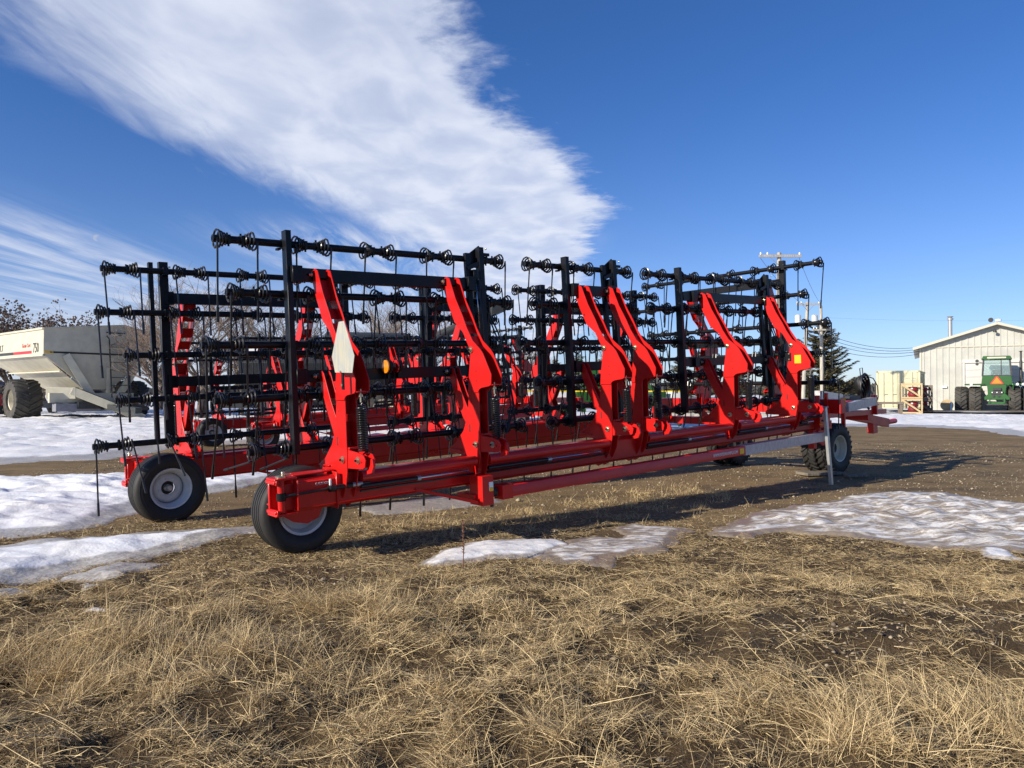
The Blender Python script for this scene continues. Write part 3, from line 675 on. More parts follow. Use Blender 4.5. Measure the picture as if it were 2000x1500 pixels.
    for k, (sl, npair, gap, per, posts, beams, offs) in enumerate(secs):
        off = OFF_B if mirror else offs
        for j, s in enumerate(posts):
            mb = MB().use(BLK)
            if not mirror and j == 0: mb.beam((s, .47, 3.01), (s - .03, .40, .90), .10, .055, up=(1, 0, 0)); mb.box((s, .47, 3.012), (.06, .10, .006))
            elif not mirror:
                mb.beam((s, .47, 3.03), (s, .42, 1.0), .08, .07, up=(1, 0, 0)); mb.beam((s - .16, .50, 2.96), (s - .13, .44, 1.2), .05, .07, up=(1, 0, 0))
                mb.prism([(s - .17, 2.93), (s + .02, 3.06), (s + .04, 3.04), (s + .04, 2.80), (s - .17, 2.80)], 1, .50, .512)
                mb.beam((s - .20, .44, 2.78), (s + .02, .44, 2.86), .012, .05); mb.box((s + .06, .44, 2.95), (.12, .02, .035))
                mb.box((s - .10, .46, 2.70), (.05, .08, .14)); mb.use(HOSE).tube([(s - .09, .38, 2.66), (s - .08, .36, 2.2), (s - .05, .36, 1.7)], .010, 6); mb.use(ROD).tube([(s - .12, .39, 2.60), (s - .11, .37, 2.1)], .008, 6)
                mb.use(BLK).prism([(s + .02, 2.72), (s + .14, 2.5), (s + .17, 2.3), (s + .17, 1.95), (s + .02, 1.85)], 1, .52, .53)
                mb.use(ZINC).disc((s + .02, .375, 3.0), (0, 1, 0), .012, .02, 6)
            else:
                mb.beam((s, .44, 3.02), (s, .42, .93), .07, .10, up=(1, 0, 0)); mb.beam((s - .15, .50, 3.0), (s - .15, .48, .98), .06, .05, up=(1, 0, 0))
                for z in ROWZ: mb.use(BLK).box((s - .07, .53, z), (.20, .02, .06))
            P_('frame_post', mb, bevel=.004)
            if not mirror and j == 1 and detail:
                for q in range(2):
                    a = [(s + .10, .50 + .03 * q, 2.35), (s + .22, .45, 2.05 - .1 * q), (s + .30, .40, 1.6), (s + .26 + .05 * q, .32, 1.2), (s + .1, .22, .9)]
                    P_('hydraulic_hose', MB().use(HOSE).tube(a, .010, 6))
        for z, hh in ((2.60, .125), (1.63, .115)):
            P_('cross_beam', MB().use(BLK).box(((posts[0] + posts[1]) / 2, .44, z), (posts[1] - posts[0] - .06, .09, hh)).box((beams[0], .42, z), (.10, .13, hh + .03)).box((beams[1], .42, z), (.10, .13, hh + .03)), bevel=.004)
        for r_, z in enumerate(ROWZ):
            ss = sl + off[r_]
            lean = (.10, .12, .10, .22, .14)[r_] * sg
            spc = {}
            if k == 0 and r_ == 4: spc = {0: 1.38, 1: 1.33} if not mirror else {1: -.75, 2: -1.0}
            if k == 0 and r_ == 3 and not mirror: spc = {0: .40, 1: .36}
            bt = .535 - (.04 if r_ == 4 else 0)
            cl = [p - ss for p in posts]
            npp = npair
            L0 = V(ss, bt, z); tine_bar(root, L0, 0, npp, gap, per, lean, cl, joined=not detail, special=spc)
    return root

def harrow(name, origin, label, detail=True):
    root = empty(name, (0, 0, 0)); root.matrix_world = Matrix.Translation(origin) @ MROT
    tag(root, label, 'harrow')
    wing(root, False, detail); wing(root, True, detail)
    # centre frame: cross toolbar, centre section, lift arms, dual wheels, tongue
    def P_(n, mb, **k): return part(n, mb, root, **k)
    P_('toolbar', MB().use(RED).box((9.62, T_B / 2, .80), (.16, T_B + .5, .24)).box((9.45, T_B / 2, .50), (.14, T_B + .2, .14)), bevel=.004)
    for t in (.0, T_B):
        P_('wing_hinge', MB().use(RED).box((9.3, t - .02 if t else t + .02, .62), (.34, .24, .30)).lathe([(.30, .001), (.30, .055), (1.0, .055), (1.0, .001)], (9.22, t, 0), (0, 0, 1), 16), bevel=.004)
    cs = 9.15
    for t in (.55, 2.75):
        P_('frame_post', MB().use(BLK).beam((cs + .08, t, 3.32), (cs + .04, t, 1.2), .07, .10, up=(0, 1, 0)), bevel=.004)
    for z in (2.95, 1.95): P_('cross_beam', MB().use(BLK).box((cs + .08, 1.65, z), (.09, 2.14, .12)), bevel=.004)
    for r_, (z, o) in enumerate(((3.19, 0), (2.70, .27), (2.20, -.10), (1.71, .03), (1.22, -.2))):
        n = N_TINE[0]
        tine_bar(root, (cs - .05, -.17 + o, z), PI / 2, 5, .36, .82, .08, [.62 - o, 2.9 - o], joined=(not detail or r_ > 2))
    for t in (.85, 2.45):
        fnr = lambda p, t=t: (9.62 - (p[1] * 1.0) - .06, t + p[0], p[2] + .34)
        for key, nm in (('lift_arm', 'lift_arm'), ('column', 'column'), ('link', 'lower_link'), ('spring', 'spring')):
            o = link(nm, MESH[False][key], root, (9.56, t, .30), (0, 0, PI / 2))
            if key == 'column': o.location.z = .30
    for (t, s) in ((.50, 10.75), (.79, 10.75), (2.6, 10.75), (2.89, 10.75)):
        wheel(root, (s, t, -.055), PI if t < 1.6 else 0, M_LUGT, M_RIMC)
    for t in (.645, 2.745):
        P_('axle_arm', MB().use(RED).beam((9.7, t, .72), (10.75, t, -.06), .08, .12).lathe([(-.10, .001), (-.10, .05), (.10, .05), (.10, .001)], (10.75, t, -.065), (0, 1, 0), 12), bevel=.004)
    # frame rails to the tongue
    for t in (.45, 2.9):
        P_('frame_rail', MB().use(RED).beam((9.6, t, .78), (12.6, 1.675 + (t - 1.675) * .35, .62), .12, .18), bevel=.004)
    P_('tongue', MB().use(RED).beam((12.2, 1.675, .60), (15.6, 1.675, .02), .16, .20).box((12.5, 1.675, .62), (.3, 1.3, .2)).box((14.9, 1.675, -.04), (.22, .14, .26)).lathe([(15.5, .001), (15.5, .06), (16.1, .06), (16.1, .001)], (0, 1.675, .03), (1, 0, 0), 12), bevel=.004)
    if detail:
        P_('plastic_wrap', MB().use(WRAP).beam((10.9, .86, .92), (12.0, 1.0, .80), .14, .17))
        P_('plastic_wrap', MB().use(WRAP).beam((12.25, 1.0, .60), (13.5, 1.0, .665), .13, .175))
        P_('tongue_brace', MB().use(RED).beam((11.3, .95, .50), (14.2, 1.1, .40), .12, .10).box((13.53, 1.0, .58), (.05, .12, .42)).box((13.45, 1.3, .36), (.25, .5, .2)), bevel=.004)
        mb = MB().use(HOSE)
        for q in range(5):
            yq = 1.38 + .05 * q; a = [(13.7, yq, .55)]
            for i in range(15):
                f = i / 14; a.append((13.95 + .22 * math.sin(f * PI * 2 + q * .25) + .04 * q, yq, .60 + .32 * (1 - math.cos(f * 2 * PI)) * (1 - .06 * q)))
            a.append((14.1 + .1 * q, yq, .45)); mb.tube(a, .026, 7)
        mb.tube([(14.0, 1.5, 1.2), (14.02, 1.52, 1.36), (14.1, 1.5, 1.37), (14.12, 1.5, 1.2)], .010, 5)
        mb.tube([(14.1, 1.45, 1.2), (14.4, 1.4, 1.12), (14.6, 1.4, .95), (14.62, 1.4, .7), (14.5, 1.4, .5)], .012, 5)
        mb.use(DARKHUB).box((13.3, 1.5, .68), (.5, .4, .2)); P_('hose_bundle', mb)
        P_('reflector', MB().use(YEL).box((10.93, .40, .80), (.006, .11, .13))); P_('reflector_post', MB().use(RED).box((10.97, .42, .60), (.04, .07, .55)).box((9.5, -.02, .88), (.05, .06, .30)))
        # jack stand carried on the folded hinge, standing on the ground
        js = MB().use(STEEL); js.beam((8.80, -.36, .83), (8.815, -.42, -.40), .048, .065, up=(1, 0, 0)); js.box((8.80, -.36, .84), (.09, .09, .012))
        js.use(DARKHUB).box((8.82, -.315, .62), (.05, .04, .03)); js.use(ORG).box((8.73, -.33, .57), (.06, .03, .03)); P_('jack_stand', js, bevel=.003)
        mb = MB().use(HOSE)
        for q in range(4): mb.tube([(8.6, -.06, .62 + .02 * q), (8.9, -.16 - .03 * q, .68), (9.15, -.14, .80 + .03 * q), (9.4, .0, .86 - .03 * q), (9.6, .3, .92)], .013, 6)
        P_('hose_bundle', mb)
        mb = MB().use(RED).box((8.9, -.08, .30), (.10, .10, .30)); mb.prism([(8.95, .44), (9.25, .44), (9.32, .36), (9.28, .24), (9.12, .18), (8.98, .24)], 1, -.16, -.13); P_('hinge_bracket', mb, bevel=.004)
        # slow moving vehicle emblem seen from its bare back, two lamps, warning decals
        P_('emblem_plate', MB().use(SMVB).prism([(-.165, 1.655), (-.49, 1.645), (-.54, 1.79), (-.375, 2.10), (-.275, 2.10), (-.115, 1.80)], 0, .46, .464))
        P_('emblem_bracket', MB().use(BLK).box((.475, -.28, 1.60), (.012, .035, .20)).use(ZINC).disc((.466, -.28, 1.54), (1, 0, 0), .012, .012, 8).disc((.456, -.28, 1.66), (1, 0, 0), .010, .012, 8))
        for s, m, lb in ((1.27, AMBER, 'amber round lamp'), (1.385, REDL, 'red round lamp')):
            o = P_('tail_lamp', MB().use(m).lathe([(0, .001), (.0, .02), (.004, .05), (.016, .066), (.03, .066), (.034, .001)], (s, .30, 1.70), (-1, 0, 0), 20).use(BLK).disc((s + .01, .30, 1.70), (1, 0, 0), .068, .03, 20).box((s + .02, .34, 1.63), (.02, .06, .10))); o['label'] = lb
        P_('lamp_harness', MB().use(HOSE).tube([(.95, .36, 1.50), (1.1, .34, 1.49), (1.5, .34, 1.50), (1.52, .35, 1.36), (1.2, .36, 1.30), (1.05, .38, 1.28)], .007, 5))
        P_('warning_decal', MB().use(YEL).box((8.45 - GAP - .007, -.16, 1.62), (.002, .11, .13)))
        P_('valve_block', MB().use(BLK).box((8.45 - GAP - .004, .0, 1.66), (.012, .10, .13)).use(ZINC).disc((8.37, -.02, 1.71), (1, 0, 0), .014, .02, 8).disc((8.37, -.02, 1.62), (1, 0, 0), .014, .02, 8))
    return root
O1 = Vector((-1.98, 6.5, 0))
harrow('heavy_harrow', O1, 'large red and black heavy harrow folded for transport, filling the foreground yard', True)
# timber packing under the front wheels
def plank(a, b, w, h, label, z=.02):
    v = Vector((b[0] - a[0], b[1] - a[1], 0)); o = link('plank', MB().use(PLANK).box((0, 0, 0), (v.length, w, h)).mesh('plank'), None, ((a[0] + b[0]) / 2, (a[1] + b[1]) / 2, h / 2 + z), (0, 0, math.atan2(v.y, v.x)), bevel=.004)
    tag(o, label, 'plank')
plank((5.2, 13.3), (5.95, 13.5), .35, .05, 'weathered timber plank under the dual wheel, left of the jack leg')
plank((5.85, 13.0), (6.25, 13.05), .16, .04, 'narrow flat board poking out to the right beyond the dual wheel')

# ------------------------------------------------------------------ behind: a second folded harrow and other implements
harrow('heavy_harrow', O1 + Vector((-4.4, 12.1, 0)), 'second red and black folded harrow parked behind the near one, mostly hidden', False)
def WP(px_, py_, D): return Vector(((px_ - 1000) / F * D, D, HC + (768 - py_) / F * D))

def big_tyre():
    return lug_tyre(1.0, .95, .48, 20, .07, RUBF, .10, 40)
M_BIG = big_tyre().mesh('wheel'); M_BIGR = rim_mb(.48, .9, CREAM, dish=-.1, bolts=10).mesh('rim')
M_BIGR2 = rim_mb(.48, .9, CREAM, dish=.2, bolts=10, face=1).mesh('rim')
def air_cart():
    o = empty('air_cart', (-7.0, 31.5, 0), R(12)); tag(o, 'black seed cart with a dark tarp roof and sloping auger behind the harrows', 'seed cart')
    part('tank', MB().use(DGREY).prism([(-1.7, 3.55), (1.7, 3.55), (1.7, 2.7), (.5, 1.3), (-.5, 1.3), (-1.7, 2.7)], 0, -4.2, 2.4), o, bevel=.02)
    part('tarp', MB().use(TARP).prism([(-1.78, 3.56), (1.78, 3.56), (1.5, 3.85), (0, 4.1), (-1.5, 3.85)], 0, -.9, 2.5), o, bevel=.02)
    part('tarp', MB().use(TARP).prism([(-1.7, 3.56), (1.7, 3.56), (1.2, 3.68), (-1.2, 3.68)], 0, -4.3, -1.0), o)
    part('frame', MB().use(DGREY).box((-1, 0, 1.0), (9, .25, .25)).box((-1, 1.2, 1.1), (7, .2, .2)).box((-1, -1.2, 1.1), (7, .2, .2)), o)
    for x in (-2.9, -.2, 1.8): part('tank_leg', MB().use(DGREY).box((x, -1.25, 1.9), (.15, .15, 1.7)), o)
    for x, y in ((-2.6, -1.9), (-2.6, 1.9), (1.4, -1.9), (1.4, 1.9)):
        t = link('wheel', M_BIG, o, (x, y, .85)); t.scale = (.85, .7, .85); link('rim', M_BIGR, t)
    part('auger', MB().use(DGREY).tube([(1.6, -2.1, 2.9), (6.2, -2.6, 5.0)], .19, 12).use(STEEL).tube([(1.7, -2.2, 3.14), (6.1, -2.7, 5.16)], .05, 6), o)  # thin pale tube on the dark barrel models its bright highlight
    part('auger_hopper', MB().use(DGREY).prism([(5.7, 4.6), (6.6, 5.0), (6.6, 5.3), (5.7, 5.0)], 1, -3.0, -2.3), o)
    for x in (-3.6, -1.6, .3, 1.6): part('hatch', MB().use(WHT if x < 0 else RED).box((x, -1.72, 3.2), (.5, .03, .35)), o)
air_cart()

def planter():
    o = empty('planter', (3.6, 31, 0), R(8)); tag(o, 'green and yellow row planter seen through the harrow frames', 'planter')
    part('toolbar', MB().use(GREEN).box((0, 0, .95), (7, .18, .18)).box((0, 1.2, 1.2), (7, .15, .15)), o)
    for k in range(9):
        x = -3.2 + k * .8
        part('row_unit', MB().use(GREEN).box((x, -.5, .8), (.12, .9, .14)).use(DARKHUB).disc((x, -.95, .35), (1, 0, 0), .22, .08, 16).disc((x + .12, -.6, .36), (1, 0, 0), .26, .03, 16), o)
        part('seed_box', MB().use(GREEN if k % 2 else WHT).prism([(-.75, 1.05), (-.2, 1.05), (-.1, 1.55), (-.85, 1.55)], 0, x - .28, x + .28).use(GYEL).box((x, -.48, 1.57), (.56, .75, .05)), o)
    part('marker_arm', MB().use(GREEN).beam((-3.2, .2, 1.1), (-.6, .3, 2.9), .12, .12).beam((.8, .3, 2.9), (3.2, .2, 1.1), .12, .12).box((0, .6, 2.2), (1.1, .7, 1.0)), o)
    for x in (-1.2, 1.2): part('wheel', MB().use(RUBF).lathe([(-.15, .2), (-.18, .42), (-.1, .5), (.1, .5), (.18, .42), (.15, .2)], (x, .8, .5), (1, 0, 0), 24, closed=True), o)
planter()
def drill():
    o = empty('seed_drill', (-.9, 33, 0), R(5)); tag(o, 'red seed drill with pale hopper lids half hidden between the harrow sections', 'seed drill')
    part('hopper', MB().use(RED).prism([(-.5, 1.0), (.1, 1.0), (.5, 1.6), (-.9, 1.6)], 0, -3.4, 3.0), o)
    for k in range(4): part('hopper_lid', MB().use(CREAM).box((-2.6 + 1.6 * k, -.2, 1.65), (1.5, 1.4, .07)), o)
    part('frame', MB().use(RED).box((-.2, -.3, .85), (7, .16, .16)).box((-.2, .8, .85), (7, .16, .16)), o)
    for k in range(14): part('disc_opener', MB().use(DARKHUB).disc((-3.3 + .49 * k, -.7, .24), (1, 0, 0), .24, .02, 14).beam((-3.3 + .49 * k, -.3, .85), (-3.3 + .49 * k, -.7, .26), .05, .05), o)
    for x in (-3.8, 3.5): part('wheel', MB().use(RUBF).lathe([(-.12, .25), (-.14, .52), (-.1, .6), (.1, .6), (.14, .52), (.12, .25)], (x, .2, .6), (1, 0, 0), 24, closed=True), o)
drill()
o = link('steel_pipe', MB().use(GREYB).lathe([(-2.4, .30), (-2.4, .36), (2.4, .36), (2.4, .30)], (0, 0, 0), (1, .12, 0), 20).mesh('steel_pipe'), None, (10.6, 42, .9)); tag(o, 'long grey culvert pipe lying on the snow beyond the machine', 'pipe')
o = link('log_pile', MB().use(POLEM).tube([(-3, 0, .25), (3, .3, .25)], .24, 10).tube([(-2.6, -.5, .22), (3.2, -.3, .22)], .2, 10).tube([(-2.7, -.2, .6), (2.8, .1, .6)], .2, 10).mesh('log_pile'), None, (10.8, 41, .0)); tag(o, 'pale peeled logs lying under the grey culvert pipe', 'logs')

# ------------------------------------------------------------------ grain cart on the left
def grain_cart():
    K = Vector((-24.1, 38.0, 0)); ea = math.atan2(.78, .62)      # end panel runs along +x, long side runs along -y
    o = empty('grain_cart', K, ea - 0); tag(o, 'cream grain cart with ladder and folded unloading auger on big lugged tyres', 'grain cart')
    H, L, Wd = 4.83, 9.0, 5.4
    # local: x across the end panel (0..Wd), y to the rear along the long side (0..L)
    top = [(0, 3.46), (0, H), (Wd * .74, H + .42), (Wd, H + .1), (Wd, 3.46), (Wd * .62, 1.75), (Wd * .38, 1.75)]
    part('end_panel', MB().use(CREAM).prism([(0, 3.46), (0, H), (Wd * .74, H + .42), (Wd, H + .1), (Wd, 3.46), (Wd * .60, 1.7), (Wd * .40, 1.7)], 1, 0, .06), o, bevel=.01)
    mb = MB().use(CREAM)
    mb.box((.03, L / 2, (H + 3.46) / 2), (.06, L - .14, H - 3.46)); mb.box((Wd - .03, L / 2, 4.15), (.06, L - .14, 1.4)); mb.box((Wd / 2, L, 4.1), (Wd, .06, 1.4))
    part('side_panel', mb, o)
    mb = MB().use(CREAM)
    mb.add([(.0, .07, 3.46), (.0, L, 3.46), (Wd * .42, L - 3.0, 1.7), (Wd * .42, .9, 1.7)], [(0, 1, 2, 3)])
    mb.add([(Wd, .07, 3.46), (Wd, L, 3.46), (Wd * .58, L - 3.0, 1.7), (Wd * .58, .9, 1.7)], [(0, 1, 2, 3)])
    mb.box((.02, L / 2, 3.46), (.12, L, .09)); mb.beam((.9, .3, 2.65), (.9, L - 1.2, 2.65), .06, .06)
    part('hopper', mb, o)
    part('rim_rail', MB().use(CREAM).box((0, L / 2, H), (.12, L, .10)).beam((0, 0, H), (Wd * .74, 0, H + .42), .10, .10).beam((Wd * .74, 0, H + .42), (Wd, 0, H + .1), .10, .10), o)
    part('end_stripe', MB().use(BLKPRINT).box((Wd / 2, -.012, 3.62), (Wd - .6, .012, .09)).use(YEL).box((.25, -.012, 3.62), (.42, .012, .10)), o)
    for (x0, z0, x1, z1) in ((1.0, 3.5, 2.15, 1.35), (Wd - .5, 3.4, Wd - 1.9, 1.3)): part('brace', MB().use(CREAM).beam((x0, -.15, z0), (x1, -.5, z1), .10, .38), o)
    part('upright', MB().use(CREAM).box((3.05, -.3, 2.0), (.14, .14, 1.7)).box((2.2, -.45, 1.25), (4.2, .2, .5)), o)
    part('chassis', MB().use(DGREY).box((2.6, 2, .85), (2.6, 6, .35)).use(GREYB).box((2.6, -.6, .75), (4.6, .5, .4)).use(DARKHUB).box((4.4, -.8, .9), (.9, .7, .7)), o)
    # ladder
    ld = MB().use(BLKPRINT)
    for x in (3.15, 4.15):
        ld.tube([(x, -.55, 1.25), (x, -.18, 4.45), (x - .12, -.14, 4.62)], .035, 6)
    lad = part('ladder', ld, o)
    for k in range(7): part('rung', MB().use(BLKPRINT).beam((3.15, -.53 + .05 * k, 1.5 + .42 * k), (4.15, -.53 + .05 * k, 1.5 + .42 * k), .04, .04), lad)
    part('window', MB().use(CREAM).box((3.62, -.02, 4.45), (.9, .02, .75)).use(BLKPRINT).box((3.55, -.05, 4.80), (1.0, .03, .06)).tube([(3.3, -.05, 4.1), (3.6, -.05, 4.3), (3.55, -.05, 4.6), (3.85, -.05, 4.7)], .015, 5), o)
    part('crank', MB().use(BLKPRINT).beam((4.5, -.1, 4.35), (5.3, -.1, 4.58), .05, .05).use(REDPRINT).box((5.0, -.04, 4.4), (.08, .02, .5)), o)
    # auger folded down across the front
    part('auger', MB().use(CREAM).beam((1.15, -.55, 1.62), (4.2, -2.0, .12), .55, .42).beam((.3, .2, 1.5), (1.4, -.6, 1.5), .7, .6).use(BLKPRINT).beam((1.2, -.84, 1.78), (4.1, -2.2, .40), .02, .03), o, bevel=.02)
    # tongue going to the right
    part('tongue', MB().use(DGREY).beam((2.6, -.5, .8), (2.9, -4.2, .6), .35, .3), o)
    for (x, y) in ((-.15, 2.35), (Wd + .1, 2.35)):
        t = link('wheel', M_BIG, o, (x, y, 1.12), (0, 0, PI / 2)); t.scale = (1.12, 1.35, 1.12); link('rim', M_BIGR2 if x < 1 else M_BIGR, t)
    # printed name, stripe and number on the long side (faces -x)
    def side_text(body, m, y, z, size, sx=1): 
        t = text('lettering', body, m, o, (-.012, y, z), (PI / 2, 0, -PI / 2), size, .003, sx); return t
    side_text('BOURGAULT', BLKPRINT, 8.60, 3.84, .50, .95)
    side_text('Grain Cart', REDPRINT, 2.95, 3.93, .30, .9)
    side_text('750', BLKPRINT, 1.40, 3.62, .74, .72)
    part('side_stripe', MB().use(REDPRINT).box((-.006, 2.9, 3.66), (.012, 2.6, .15)).use(BLKPRINT).box((-.006, 6.3, 3.66), (.012, 4.2, .15)), o)
grain_cart()
o = empty('farm_machine', WP(2, 790, 40).xy.to_3d()); tag(o, 'red and blue machine just showing at the left edge beside the grain cart', 'machine')
part('body', MB().use(REDPRINT).box((-.6, 0, 1.1), (1.5, 1.2, .6)).use(DARKHUB).box((-.6, 0, .6), (1.4, 1.4, .5)), o); part('canopy', MB().use(mat('blue_paint', (.03, .06, .22), .4)).box((-.5, 0, 2.0), (1.7, 1.4, .15)).beam((-.4, 0, 1.2), (-.4, 0, 2.0), .1, .1), o)
part('wheel', MB().use(RUBF).lathe([(-.15, .2), (-.18, .42), (-.1, .5), (.1, .5), (.18, .42), (.15, .2)], (-.3, -.8, .5), (0, 1, 0), 20, closed=True), o)

# ------------------------------------------------------------------ shed
def shed():
    c = Vector((33.7, 61, .0)); rot = -R(29)
    o = empty('shed', c, rot); tag(o, 'white sheet metal shed with shallow gable, round vent pipe and overhead door', 'shed')
    Wd, He, Hp, Dp = 10.6, 5.25, 6.95, 20.0
    part('wall', MB().use(SHEDW).prism([(0, 0), (0, He), (Wd / 2, Hp), (Wd, He), (Wd, 0)], 1, 0, Dp), o)
    n = 23
    for i in range(n + 1):                                             # vertical ribs of the cladding
        x = .25 + i * (Wd - .5) / n; zt = He + (Hp - He) * (1 - abs(x - Wd / 2) / (Wd / 2))
        zb = .0 if not (3.0 < x < 9.4) else 4.15
        part('cladding_rib', MB().use(SHEDW).box((x, -.02, (zt + zb) / 2 - .05), (.09, .045, zt - zb - .12)), o)
    part('trim', MB().use(SHEDT).box((.02, -.03, He / 2), (.14, .07, He)).box((Wd / 2, -.045, He - .02), (Wd, .06, .07)), o)
    sl = math.atan2(Hp - He, Wd / 2); L = math.hypot(Wd / 2, Hp - He) + .55
    for s in (-1, 1):
        cx = Wd / 2 + s * (math.cos(sl) * L / 2); cz = Hp - math.sin(sl) * L / 2 + .10
        part('roof', MB().use(SHEDR).box((cx, Dp / 2 - .2, cz), (L, Dp + .8, .10), Euler((0, s * sl, 0))).use(SHEDT).box((cx, -.62, cz - .07), (L, .03, .17), Euler((0, s * sl, 0))), o)
    part('door_frame', MB().use(DOORW).box((6.2, -.05, 4.05), (6.5, .09, .28)).box((3.06, -.05, 2.0), (.14, .09, 4.0)).box((9.34, -.05, 2.0), (.14, .09, 4.0)).use(DARKHUB).box((6.2, -.07, 3.90), (6.1, .05, .04)), o)
    d = part('door', MB().use(DOORW).box((6.2, .0, 1.94), (6.1, .03, 3.86)), o)
    for k in range(7): part('door_panel', MB().use(DOORW).box((6.2, -.035, .28 + .555 * k), (6.06, .04, .53)), d, bevel=.01)
    part('chimney', MB().use(STEEL).lathe([(5.9, .001), (5.9, .16), (8.0, .16), (8.0, .24), (8.15, .24), (8.18, .12), (8.3, .26), (8.32, .001)], (2.2, 2.0, -.4), (0, 0, 1), 16), o)
    part('yard_lamp', MB().use(DARKHUB).tube([(Wd / 2 - .1, -.05, 6.35), (Wd / 2 - .1, -.5, 6.45)], .04, 6).disc((Wd / 2 - .15, -.5, 6.36), (0, 0, 1), .14, .12, 10), o)
    part('roof_fitting', MB().use(DARKHUB).disc((Wd / 2 - .4, -.3, Hp + .33), (0, 1, 0), .18, .16, 10).use(WHT).disc((Wd / 2 + .1, -.3, Hp + .28), (0, 0, 1), .22, .16, 10), o)
    part('meter_box', MB().use(WHT).box((1.7, -.10, 2.0), (.35, .14, .16)), o)
shed()
# ------------------------------------------------------------------ shipping container
def container():
    p = WP(1711.5, 798, 52); o = empty('shipping_container', (p.x, p.y, 0), R(-33)); tag(o, 'pale yellow shipping container with closed double doors left of the white shed', 'container')
    z0, w, h, l = .42, 2.72, 2.62, 4.6
    part('box', MB().use(CTAN).box((w / 2, l / 2 + .05, z0 + h / 2), (w - .10, l, h - .08)), o)
    for k in range(11): part('side_rib', MB().use(CTAN).box((w - .03, .35 + k * .37, z0 + h / 2), (.05, .16, h - .35)), o)
    mb = MB().use(CTAN)
    for x in (.07, w - .07): mb.box((x, .05, z0 + h / 2), (.14, .14, h))
    for z in (z0 + .08, z0 + h - .06): mb.box((w / 2, .05, z), (w, .14, .14))
    mb.box((w / 2, l, z0 + h - .05), (w, .14, .12)); mb.box((w - .05, l / 2, z0 + h - .05), (.1, l, .1)); mb.box((w - .05, l / 2, z0 + .07), (.1, l, .12)); part('frame', mb, o, bevel=.01)
    for k in (0, 1):
        x0 = .15 if k == 0 else w / 2 + .01; ww = w / 2 - .16
        d = part('door', MB().use(CTAN).box((x0 + ww / 2, .0, z0 + h / 2), (ww, .05, h - .3)), o, bevel=.01)
        for j in range(3): part('door_panel', MB().use(CTAN).box((x0 + ww / 2, -.032, z0 + .5 + j * .82), (ww - .12, .02, .72)), d, bevel=.008)
        for f in (.28, .74):
            part('lock_rod', MB().use(CGREY).tube([(x0 + ww * f, -.075, z0 + .1), (x0 + ww * f, -.075, z0 + h - .1)], .018, 6).box((x0 + ww * f + .1, -.09, z0 + 1.0), (.24, .03, .04)), d)
    part('print', MB().use(CGREY).box((w * .72, -.046, z0 + 2.1), (.28, .006, .05)).box((w * .86, -.046, z0 + 2.1), (.24, .006, .05)).box((w * .84, -.046, z0 + 1.92), (.3, .006, .05)), o)
    for x in (.2, w - .2): part('block', MB().use(WOODG).box((x, .3, z0 / 2), (.3, .3, z0)), o)
container()
def crate(p, rz, sc, m, label, seed, red=True):
    o = empty('crate', p, rz); tag(o, label, 'crate', 'stacked slatted crates beside the container')
    w, d, h = 1.15 * sc, 1.1 * sc, .98 * sc; t = .09
    for x in (0, w):
        for y in (0, d): part('corner_post', MB().use(m).box((x, y, h / 2), (t, t, h)), o)
    for z in (.05, h - .05):
        for y in (0, d): part('rail', MB().use(m).box((w / 2, y - .03 if y == 0 else y + .03, z), (w + t, .04, .13)), o)
        for x in (0, w): part('rail', MB().use(m).box((x, d / 2, z + .01), (.05, d, .12)), o)
    part('brace', MB().use(m).beam((.06, -.06, h - .12), (w - .06, -.06, .12), .03, .11), o)
    part('brace', MB().use(m).beam((w + .04, .06, .12), (w + .04, d - .06, h - .12), .03, .11), o)
    if red:
        part('content', MB().use(BERRY).lathe([(.12, .001), (.12, .28), (.3, .34), (.5, .26), (.62, .33), (.8, .28), (.82, .001)], (w * .55, d * .5, 0), (0, 0, 1), 14).use(DARKHUB).disc((w * .55, d * .5 - .3, .45), (0, 1, 0), .14, .06, 10).use(WHT).box((w * .5, d * .5 - .32, .7), (.12, .02, .06)), o)
cp = WP(1755, 802, 51)
for k in range(2):
    crate((cp.x, cp.y - .4, .10 + k * 1.02), R(-30), 1.05, WOODN, ('new pale wood crate with red goods, at the bottom of its stack', 'new pale wood crate with red goods, on top of its stack')[k], k)
q = WP(1778, 802, 52)
for k in range(2):
    crate((q.x, q.y - .5, .12 + k * .98), R(-20), .95, WOODG, ('grey weathered crate at the bottom, right of the new pale crates', 'grey weathered crate on top, right of the new pale crates')[k], k)
q = WP(1788, 802, 54)
for k in range(2):
    crate((q.x + .15, q.y - .3, .12 + k * .86), R(10), .86, WOODG, ('lower grey crate of the stack nearest the shed wall', 'upper grey crate of the stack nearest the shed wall')[k], k, False)
q = WP(1720, 803, 48.5); o = empty('work_table', (q.x, q.y, .05), R(-15)); tag(o, 'rough grey timber trestle table in front of the shipping container', 'table')
part('table_top', MB().use(WOODG).box((.62, .3, .80), (1.5, .7, .14)), o)
for x in (.0, 1.22):
    for y in (.05, .55): part('leg', MB().use(WOODG).box((x, y, .37), (.16, .12, .74)), o)
q = WP(1842, 799, 58); o = empty('cable_reel', (q.x, q.y, .1), R(-29)); tag(o, 'wooden reel leaning at the foot of the shed wall', 'reel')
for y in (0, .4): part('flange', MB().use(WOODN).disc((.25, y, .45), (0, 1, 0), .45, .05, 18), o)
part('drum', MB().use(WOODG).disc((.25, .2, .45), (0, 1, 0), .2, .36, 12), o)
q = WP(1858, 800, 57); o = empty('board_stack', (q.x, q.y, .1), R(-29)); tag(o, 'short boards and a pale post leaning left of the green tractor', 'boards')
